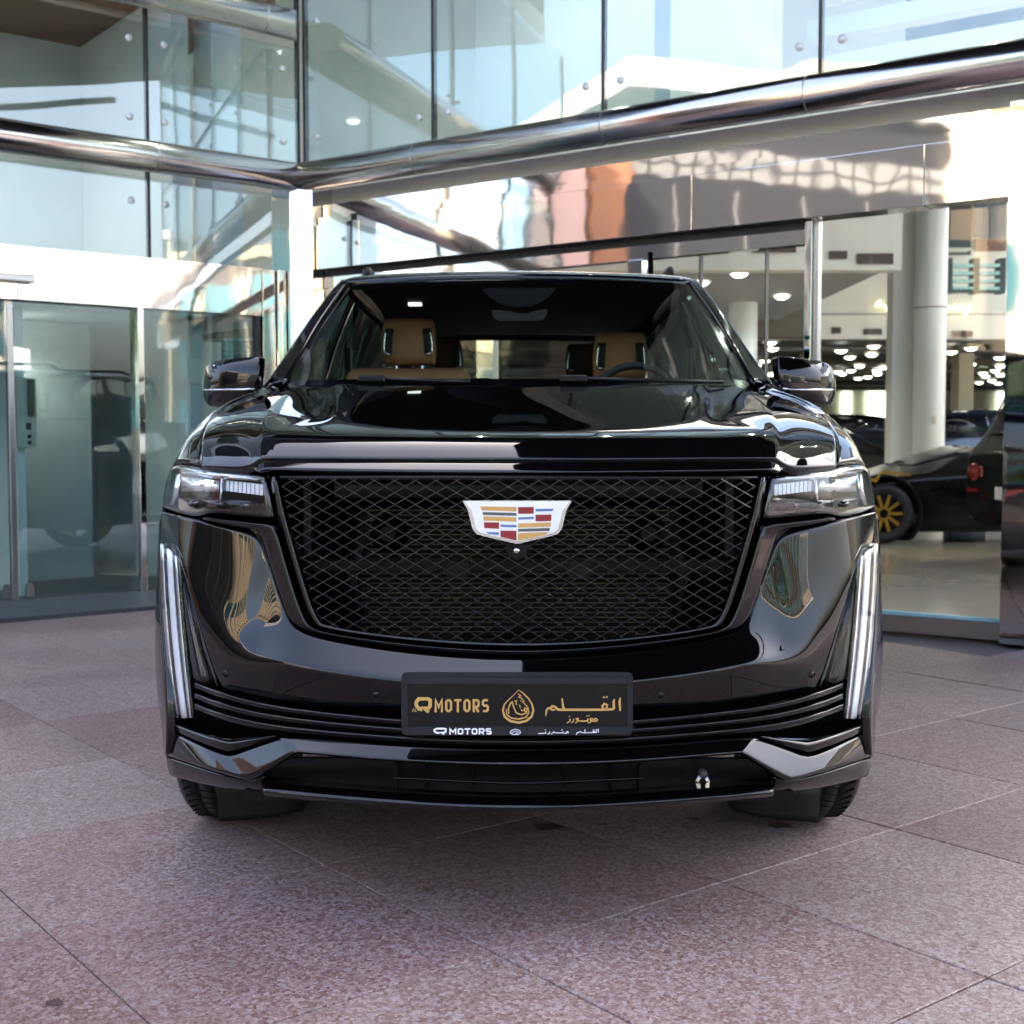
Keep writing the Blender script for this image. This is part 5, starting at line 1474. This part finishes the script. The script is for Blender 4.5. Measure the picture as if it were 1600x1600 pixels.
# ------------------------------------------------------------------ other vehicles
mat('car_black', (.0015, .0015, .002), .18)
M['car_black'].node_tree.nodes['Principled BSDF'].inputs['Specular IOR Level'].default_value = 0.3
mat('car_white', (.7, .7, .7), .2, coat=1)
mat('car_silver', (.35, .36, .38), .25, metal=.6, coat=1)
mat('car_red', (.35, .02, .02), .2, coat=1)
mat('car_navy', (.02, .03, .06), .15, coat=1)
mat('tint_glass', (.008, .010, .012), .05)
mat('yellow', (.36, .19, .008), .45)
mat('tail_red', (.07, .002, .002), .2, emit=(1, .03, .02), es=.006)
mat('head_white', (.8, .82, .85), .15)
def make_car(name, label, cat, stations, color, wheelY, wr, loc, rz, rim='steel_satin', group=None, w_tr=.78, glass=(1, 2)):
    """stations: (y, half width, z bottom, z belt, roof half width, z roof) front to back; front faces -Y"""
    c = empty(name, loc, rz)
    rows = []
    for y, w, zb, zbelt, wr_, zr in stations:
        zm = zb + (zbelt - zb) * .55
        rows.append([Vector((0, y, zr)), Vector((wr_ * .6, y, zr)), Vector((wr_, y, zr - .02)), Vector((w * .95, y, zbelt)), Vector((w, y, zm)), Vector((w * .97, y, zb + .03)), Vector((w * .85, y, zb))])
    def shrink(r, k):
        zc = (r[0].z + r[-1].z) / 2
        return [Vector((p.x * k, p.y, zc + (p.z - zc) * k)) for p in r]
    rows = [shrink(rows[0], .05), shrink(rows[0], .9)] + rows + [shrink(rows[-1], .9), shrink(rows[-1], .05)]
    cage('body', rows, M[color], c, mirror=True, crow=(2, len(rows) - 3), ccol=(3, 5), crease=.6, lev=2, flange=0, out=(0, 0, 1))
    for yw in wheelY:
        for s in (1, -1):
            lathe('wheel_arch', [(s * (w_tr + .02), .0), (s * (w_tr + .02), wr * 1.2), (s * (w_tr + .125), wr * 1.22), (s * (w_tr + .135), wr * 1.3), (s * (w_tr + .02), wr * 1.32)], 36, lambda ax, u, v, yw=yw: (ax, yw + u, wr + max(v, -wr * .9)), M['matte_black'], c, close=False)
    # glass band: proud of the body between belt and roof
    gs_ = [(i, s) for i, s in enumerate(stations) if s[5] - s[3] > .12]
    for k in range(len(gs_) - 1):
        (i, a), (j, b) = gs_[k], gs_[k + 1]
        for s in (1, -1):
            g = []
            for q, ins in ((a, .04), (b, -.04)):
                g.append([Vector((lerp(q[1] * .95, q[4], t) + .006, q[0] + ins, lerp(q[3], q[5] - .02, t))) for t in (.14, .84)])
            cage('side_window', g, M['tint_glass'], c, side=s, lev=0, flange=.004, fdir=(-1, 0, 0), out=(1, 0, 0))
    a, b = None, None
    f0 = gs_[0][0] - 1; f1 = gs_[0][0]
    for (i, j), nm in (((f0, f1), 'windscreen'), ((gs_[-1][0] + 1, gs_[-1][0]), 'rear_window')):
        if i >= len(stations): continue
        p, q = stations[i], stations[j]
        ww = min(p[1] * .78, q[4] * 1.0)
        n_ = Vector((0, -(q[5] - p[5]), abs(q[0] - p[0]))).normalized()
        if nm == 'rear_window': n_.y = abs(n_.y)
        else: n_.y = -abs(n_.y)
        g = [[Vector((0, lerp(p[0], q[0], t), lerp(p[5], q[5], t))) + n_ * .02, Vector((ww * .6, lerp(p[0], q[0], t), lerp(p[5], q[5], t))) + n_ * .02, Vector((lerp(ww, q[4] * .9, t), lerp(p[0], q[0], t), lerp(p[5], q[5], t) - .02)) + n_ * .02] for t in (.12, .9)]
        cage(nm, g, M['tint_glass'], c, mirror=True, lev=1, flange=.004, fdir=(0, 0, -1), out=(0, 0, 1))
    for yw in wheelY:
        for s in (1, -1):
            w = empty('wheel', (s * w_tr, yw, wr), parent=c)
            lathe('tyre', [(-.11, wr * .66), (-.12, wr * .85), (-.10, wr), (.10, wr), (.12, wr * .85), (.11, wr * .66), (.05, wr * .63), (-.05, wr * .63)], 32, lambda ax, u, v: (ax, u, v), M['rubber'], w, close=False)
            bm = bmesh.new()
            lathe_bm(bm, [(s * .09, .0), (s * .09, wr * .2), (s * .07, wr * .22)], 16, lambda ax, u, v: (ax, u, v), False)
            for q in range(10):
                an = 2 * math.pi * q / 10
                add_box(bm, min(s * .06, s * .10), max(s * .06, s * .10), wr * .15, wr * .64, -.018, .018, lambda x, y, z: (x, y * math.cos(an) - z * math.sin(an), y * math.sin(an) + z * math.cos(an)))
            bmesh.ops.recalc_face_normals(bm, faces=bm.faces[:])
            bm_obj('rim', bm, M[rim], w)
            lathe('brake_disc', [(s * .02, .0), (s * .02, wr * .6)], 24, lambda ax, u, v: (ax, u, v), M['satin_black'], w, close=False)
    y0, s0 = stations[0][0], stations[0]; y1, s1 = stations[-1][0], stations[-1]
    for s in (1, -1):
        box('head_lamp', min(s * s0[1] * .55, s * s0[1] * .92), max(s * s0[1] * .55, s * s0[1] * .92), y0 - .01, y0 + .12, s0[3] - .16, s0[3] - .04, M['head_white'], c, bevel=.02)
        box('tail_lamp', min(s * s1[1] * .6, s * s1[1] * .93), max(s * s1[1] * .6, s * s1[1] * .93), y1 - .10, y1 + .008, s1[3] - .2, s1[3] - .08, M['tail_red'], c, bevel=.02)
    box('front_grille', -s0[1] * .45, s0[1] * .45, y0 - .012, y0 + .05, s0[2] + .12, s0[3] - .1, M['satin_black'], c, bevel=.02)
    box('rear_plate', -.2, .26, y1 - .02, y1 + .014, s1[2] + .2, s1[2] + .32, M['plate_white'], c, bevel=.004)
    tag(c, label, cat, group)
    return c
SEDAN = [(-2.35, .78, .28, .66, .70, .68), (-2.2, .88, .22, .74, .75, .76), (-1.0, .92, .2, .92, .8, .95), (-.55, .93, .2, .96, .74, 1.02), (.2, .93, .2, .98, .62, 1.42), (1.1, .93, .2, .98, .62, 1.42), (1.85, .92, .2, 1.0, .74, 1.08), (2.3, .86, .28, .96, .74, 1.0), (2.4, .8, .34, .88, .7, .9)]
SUVS = [(-2.35, .84, .36, .9, .72, .92), (-2.2, .93, .3, 1.0, .8, 1.02), (-1.15, .97, .28, 1.1, .84, 1.14), (-.75, .97, .28, 1.12, .78, 1.2), (-.1, .97, .28, 1.13, .68, 1.72), (1.2, .97, .28, 1.14, .70, 1.78), (2.1, .96, .28, 1.15, .68, 1.72), (2.35, .92, .34, 1.12, .76, 1.16), (2.42, .88, .4, 1.0, .76, 1.04)]
WEDGE = [(-2.3, .82, .16, .42, .6, .44), (-2.1, .93, .12, .56, .7, .58), (-1.35, .98, .12, .74, .78, .74), (-.95, .96, .12, .78, .70, .84), (-.05, .96, .12, .82, .52, 1.12), (.75, 1.0, .12, .86, .52, 1.08), (1.5, 1.02, .14, .88, .60, .94), (2.2, .98, .2, .86, .74, .90), (2.4, .92, .3, .78, .74, .82)]
# black wedge sports car side-on inside the showroom
pc = at(1372, 700, 11.6)
wc = make_car('sports_car', 'low black wedge sports car with yellow wheels, side-on behind the shop window', 'car', WEDGE, 'car_black', (-1.35, 1.35), .34, (pc.x + 1.78, 12.5, .03), R(90) , rim='yellow', w_tr=.86)
wc.rotation_euler = (0, 0, R(-86))
wc.location = (5.42, 12.5, .03)
for sgn in (1, -1):
    # yellow chevron over the front wheel
    for pts in ([(-1.75, .80), (-1.48, .70), (-1.46, .66), (-1.78, .775)], [(-1.48, .70), (-1.38, .80), (-1.05, .755), (-1.07, .735), (-1.40, .765), (-1.46, .66)]):
        prism('yellow_flash', pts, lambda a, b, d, sgn=sgn: (sgn * (.985 + d), a, b + .03), .0, .02, M['yellow'], wc)
    prism('side_blade', [(.1, .62), (.55, .28), (.75, .40), (.6, .28), (.5, .24), (.05, .60)], lambda a, b, d, sgn=sgn: (sgn * (.975 + d), a, b), .0, .02, M['chrome_trim'], wc)
    prism('side_intake', [(.35, .70), (1.0, .74), (1.05, .5), (.6, .45)], lambda a, b, d, sgn=sgn: (sgn * (.97 + d), a, b), .0, .02, M['matte_black'], wc)
# boxy black off-roader, tail towards the window
pj = at(1600, 700, 9.2)
jp = make_car('offroader', 'boxy black off-roader with round red tail lamp at the shop window edge', 'car', SUVS, 'car_black', (-1.4, 1.45), .39, (pj.x + 2.2, 9.3, .03), R(97), w_tr=.84)
for s in (1, -1):
    lathe('round_lamp', [(0, .0), (.02, .05), (.02, .085), (-.03, .09)], 24, lambda ax, u, v, s=s: (s * .70 + u, 2.425 + ax, .86 + v), M['tail_red'], jp, close=False)
    box('lamp_strip', s * .74 - .12, s * .74 + .1, 2.40, 2.435, .66, .69, M['tail_red'], jp)
# cars parked deeper inside
for (px_, Y_, rz_, st_, col_, nm_, lb_) in ((1330, 20.5, 70, SEDAN, 'car_black', 'parked_sedan', 'dark saloon parked deep in the showroom left of the square pier'), (1600, 21.5, 100, SUVS, 'car_navy', 'parked_suv', 'dark blue tall car parked deep in the showroom right of the round column'),
                                         (1390, 25, 80, SUVS, 'car_black', 'parked_suv', 'black tall car parked at the far back of the showroom behind the saloon'), (1120, 22, 60, SEDAN, 'car_silver', 'parked_sedan', 'silver saloon parked deep in the showroom behind the doors')):
    p_ = at(px_, 700, Y_)
    make_car(nm_, lb_, 'car', st_, col_, (-1.4, 1.4), .34, (p_.x, Y_, .03), R(rz_))
# ------------------------------------------------------------------ what the paint and steel mirror: the street behind the camera
mat('tan_stone', (.52, .42, .29), .7); add_noise(M['tan_stone'], scale=1.5, amount=.12)
mat('teal_glass', (.025, .085, .105), .08)
mat('brown_stone', (.26, .11, .05), .5); add_noise(M['brown_stone'], scale=3, amount=.15)
mat('pink_stone', (.52, .34, .29), .5)
mat('dark_cladding', (.018, .017, .017), .5)
mat('panel_white', (.8, .8, .78), .5)
mat('white_render', (.72, .70, .66), .7)
mat('bark', (.10, .07, .05), .9)
mat('leaf', (.07, .14, .035), .6)
mat('leaf2', (.10, .19, .05), .6)
# overhanging canopy of the right wing, above the right half of the car
cn = empty('canopy', (4, 1, 7.3)); co_ = Vector((4, 1, 7.3))
tag(cn, 'dark flat canopy jutting out high above the right half of the forecourt', 'canopy')
pl_ = [(-3.4, 6.3), (-3.4, 4.7), (.1, 4.3), (-.05, 1.5), (.05, -1.5), (.9, -5.6), (7.6, -6.6), (8.2, 1.8), (1.0, 6.1), (-1.6, 7.4)]
mat('canopy_dark', (.006, .006, .0065), .7)
M['canopy_dark'].node_tree.nodes['Principled BSDF'].inputs['Specular IOR Level'].default_value = .1
prism('canopy_deck', [(a - 4, b - 1) for a, b in pl_], lambda a, b, d: (a, b, d), 0, .35, M['canopy_dark'], cn)
for k in range(6):
    a = Vector((.4 + k * 1.7, 5.2 - k * 1.05, 0)) ; 
    box('canopy_rib', a.x - 4 - .06, a.x - 4 + .06, -3.0 - 1, a.y - 1, -.09, -.002, M['canopy_dark'], cn)
# tan tower with fins, left
def tower(name, label, x0, x1, y0, y1, h, base, fin, glass, fl=3.2, step=1.6, faces=('+x', '-y', '+y')):
    t = empty(name, ((x0 + x1) / 2, (y0 + y1) / 2, 0)); cx, cy = (x0 + x1) / 2, (y0 + y1) / 2
    box('wall', x0 - cx, x1 - cx, y0 - cy, y1 - cy, -.05, h, M[base], t)
    n = int((h - 1) / fl)
    for k in range(n):
        z = 1.0 + k * fl
        if '+x' in faces: box('window_band', x1 - cx, x1 - cx + .03, y0 - cy + .6, y1 - cy - .6, z + .6, z + fl - .7, M[glass], t)
        if '-x' in faces: box('window_band', x0 - cx - .03, x0 - cx, y0 - cy + .6, y1 - cy - .6, z + .6, z + fl - .7, M[glass], t)
        if '+y' in faces: box('window_band', x0 - cx + .6, x1 - cx - .6, y1 - cy, y1 - cy + .03, z + .6, z + fl - .7, M[glass], t)
    y = y0 + .5
    while y < y1 - .4:
        if '+x' in faces: box('fin', x1 - cx, x1 - cx + .35, y - cy - .1, y - cy + .1, 2.5, h, M[fin], t)
        if '-x' in faces: box('fin', x0 - cx - .35, x0 - cx, y - cy - .1, y - cy + .1, 2.5, h, M[fin], t)
        y += step
    x = x0 + .5
    while x < x1 - .4:
        if '+y' in faces: box('fin', x - cx - .1, x - cx + .1, y1 - cy, y1 - cy + .35, 2.5, h, M[fin], t)
        x += step
    box('parapet', x0 - cx - .2, x1 - cx + .2, y0 - cy - .2, y1 - cy + .2, h, h + .6, M[fin], t)
    tag(t, label, 'building')
    return t
tower('office_tower', 'tan stone office building with vertical fins and teal window bands', -34, -20, -26, -9, 10.5, 'tan_stone', 'tan_stone', 'teal_glass')
tower('unseen_office_block', 'unseen long dark clad office block shaped to block low sky light, with pale fins across the street', -18, 46, -46, -34, 11, 'dark_cladding', 'tan_stone', 'teal_glass', step=3.2, faces=('+y',))  # unseen; length and dark cladding chosen to cut low sky light
tower('apartment_block', 'tan apartment block with shaded window bands beyond the trees', 64, 80, -70, -50, 16, 'tan_stone', 'white_render', 'teal_glass', faces=('-x', '+y'))
tower('low_wing', 'low dark clad wing with brown stone piers left of the forecourt', -20, -14.5, -9, -1.2, 8.2, 'dark_cladding', 'white_render', 'teal_glass', step=3.3, faces=())
for y_, m_, nm in ((-.6, 'brown_stone', 'brown'), (.3, 'pink_stone', 'pink')):
    o = box('stone_pier', -14.6, -13.9, y_ - .4, y_ + .4, -.05, 6.9, M[m_], bevel=.03)
    tag(o, nm + ' polished stone pier at the end of the dark wing', 'pier')
lw_ = bpy.data.objects['low_wing']
mat('pale_joint', (.22, .21, .20), .6)
mat('pale_panel', (.16, .155, .145), .6)
for k in range(5): box('joint_strip', 2.752, 2.765, -3.4 + k * 1.55, -3.37 + k * 1.55, 2.0, 6.35, M['pale_joint'], lw_)
for k in range(16):  # pale plates added so the steel lintel mirrors a bright lattice
    for z_ in (6.55, 6.85): box('lattice_plate', 2.752, 2.78, -3.85 + k * .485, -3.47 + k * .485, z_, z_ + .23, M['pale_panel'], lw_)
# overpass
ov = empty('overpass', (30, -60, 0)); tag(ov, 'pale concrete overpass on tapering piers crossing the street', 'overpass')
box('deck', -60, 60, -5, 5, 7.2, 8.6, M['white_render'], ov); box('barrier', -60, 60, 4.6, 5.02, 8.61, 9.5, M['white_render'], ov)
for x_ in (-45, -20, 5, 30, 55): prism('overpass_pier', [(-1.2, -.05), (1.2, -.05), (1.4, 5), (3.4, 7.19), (-3.4, 7.19), (-1.4, 5)], lambda a, b, d, x_=x_: (x_ + a, d, b), -1.5, 1.5, M['white_render'], ov)
# street kerb strip, road lines
rd = box('road', -60, 70, -22, -12, -.049, -.03, M['asphalt']); tag(rd, None, kind='structure')
for k in range(20):
    mk = box('lane_mark', -50 + k * 6, -47.5 + k * 6, -17.06, -16.94, -.029, -.025, M['plate_white'], rd)
# trees
def make_tree(seed):
    r_ = random.Random(seed)
    t = empty('street_tree')
    tr = tube('trunk', [(0, 0, -.05), (.05, .02, 1.2), (.0, .06, 2.4), (.06, 0, 3.4)], .12, M['bark'], t, seg=8, rads=[.16, .13, .11, .07])
    for k in range(5):
        a = k * 1.3
        tube('limb', [(0.02, .03, 2.1 + .2 * k), (.5 * math.cos(a), .5 * math.sin(a), 3.0 + .2 * k), (1.1 * math.cos(a), 1.1 * math.sin(a), 3.7 + .25 * k)], .05, M['bark'], tr, seg=6, rads=[.06, .04, .015])
    vs, fs = [], []
    clumps = []
    for _ in range(26):
        a = r_.uniform(0, 6.28); q = r_.uniform(0.1, 1.45); z = r_.uniform(2.6, 5.4)
        q *= 1 - abs(z - 3.9) / 3.2
        clumps.append((q * math.cos(a), q * math.sin(a), z, r_.uniform(.35, .65)))
    for cx, cy, cz, cr in clumps:
        for _ in range(90):
            d = Vector((r_.gauss(0, 1), r_.gauss(0, 1), r_.gauss(0, 1))).normalized() * cr * r_.uniform(.5, 1)
            c = Vector((cx, cy, cz)) + d
            u = Vector((r_.gauss(0, 1), r_.gauss(0, 1), r_.gauss(0, 1))).normalized() * .09
            w = u.orthogonal().normalized() * .05
            b = len(vs); vs += [c - u, c + w, c + u, c - w]; fs.append((b, b + 1, b + 2, b + 3))
    cr = py_obj('crown', vs, fs, M['leaf'], t)
    return t
t0 = make_tree(3)
tp_ = [(22, -24.5), (27, -26.5), (12, -27), (34, -30), (17, -26), (31, -29), (38, -31), (-6, -26), (-13, -27), (8, -29)]
for i, (x, y) in enumerate(tp_):
    t = t0 if i == 0 else copy_tree(t0)
    t.location = (x, y, 0); t.rotation_euler = (0, 0, i * 1.1); k = .85 + .06 * (i % 5); t.scale = (k, k, k)
    tag(t, 'leafy street tree planted along the road beyond the forecourt', 'tree', 'street trees')
# cars parked along the street
cl = [('car_white', SUVS, 10.5, -13.5, 80), ('car_navy', SEDAN, 12, -9.2, 75), ('car_red', SEDAN, 17, -13, 85), ('car_silver', SUVS, 19, -17.5, 78), ('car_white', SEDAN, 23.5, -12.5, 82), ('car_black', SUVS, 25.5, -17.5, 80)]
nmz = {'car_white': 'white', 'car_navy': 'navy', 'car_red': 'red', 'car_silver': 'silver', 'car_black': 'black'}
for col_, st_, x, y, rz in cl:
    kind_ = 'tall car' if st_ is SUVS else 'saloon'
    make_car('street_car', '%s %s parked in the row right of the forecourt' % (nmz[col_], kind_), 'car', st_, col_, (-1.4, 1.4), .34, (x, y, -.012), R(rz), group='cars parked in the street')
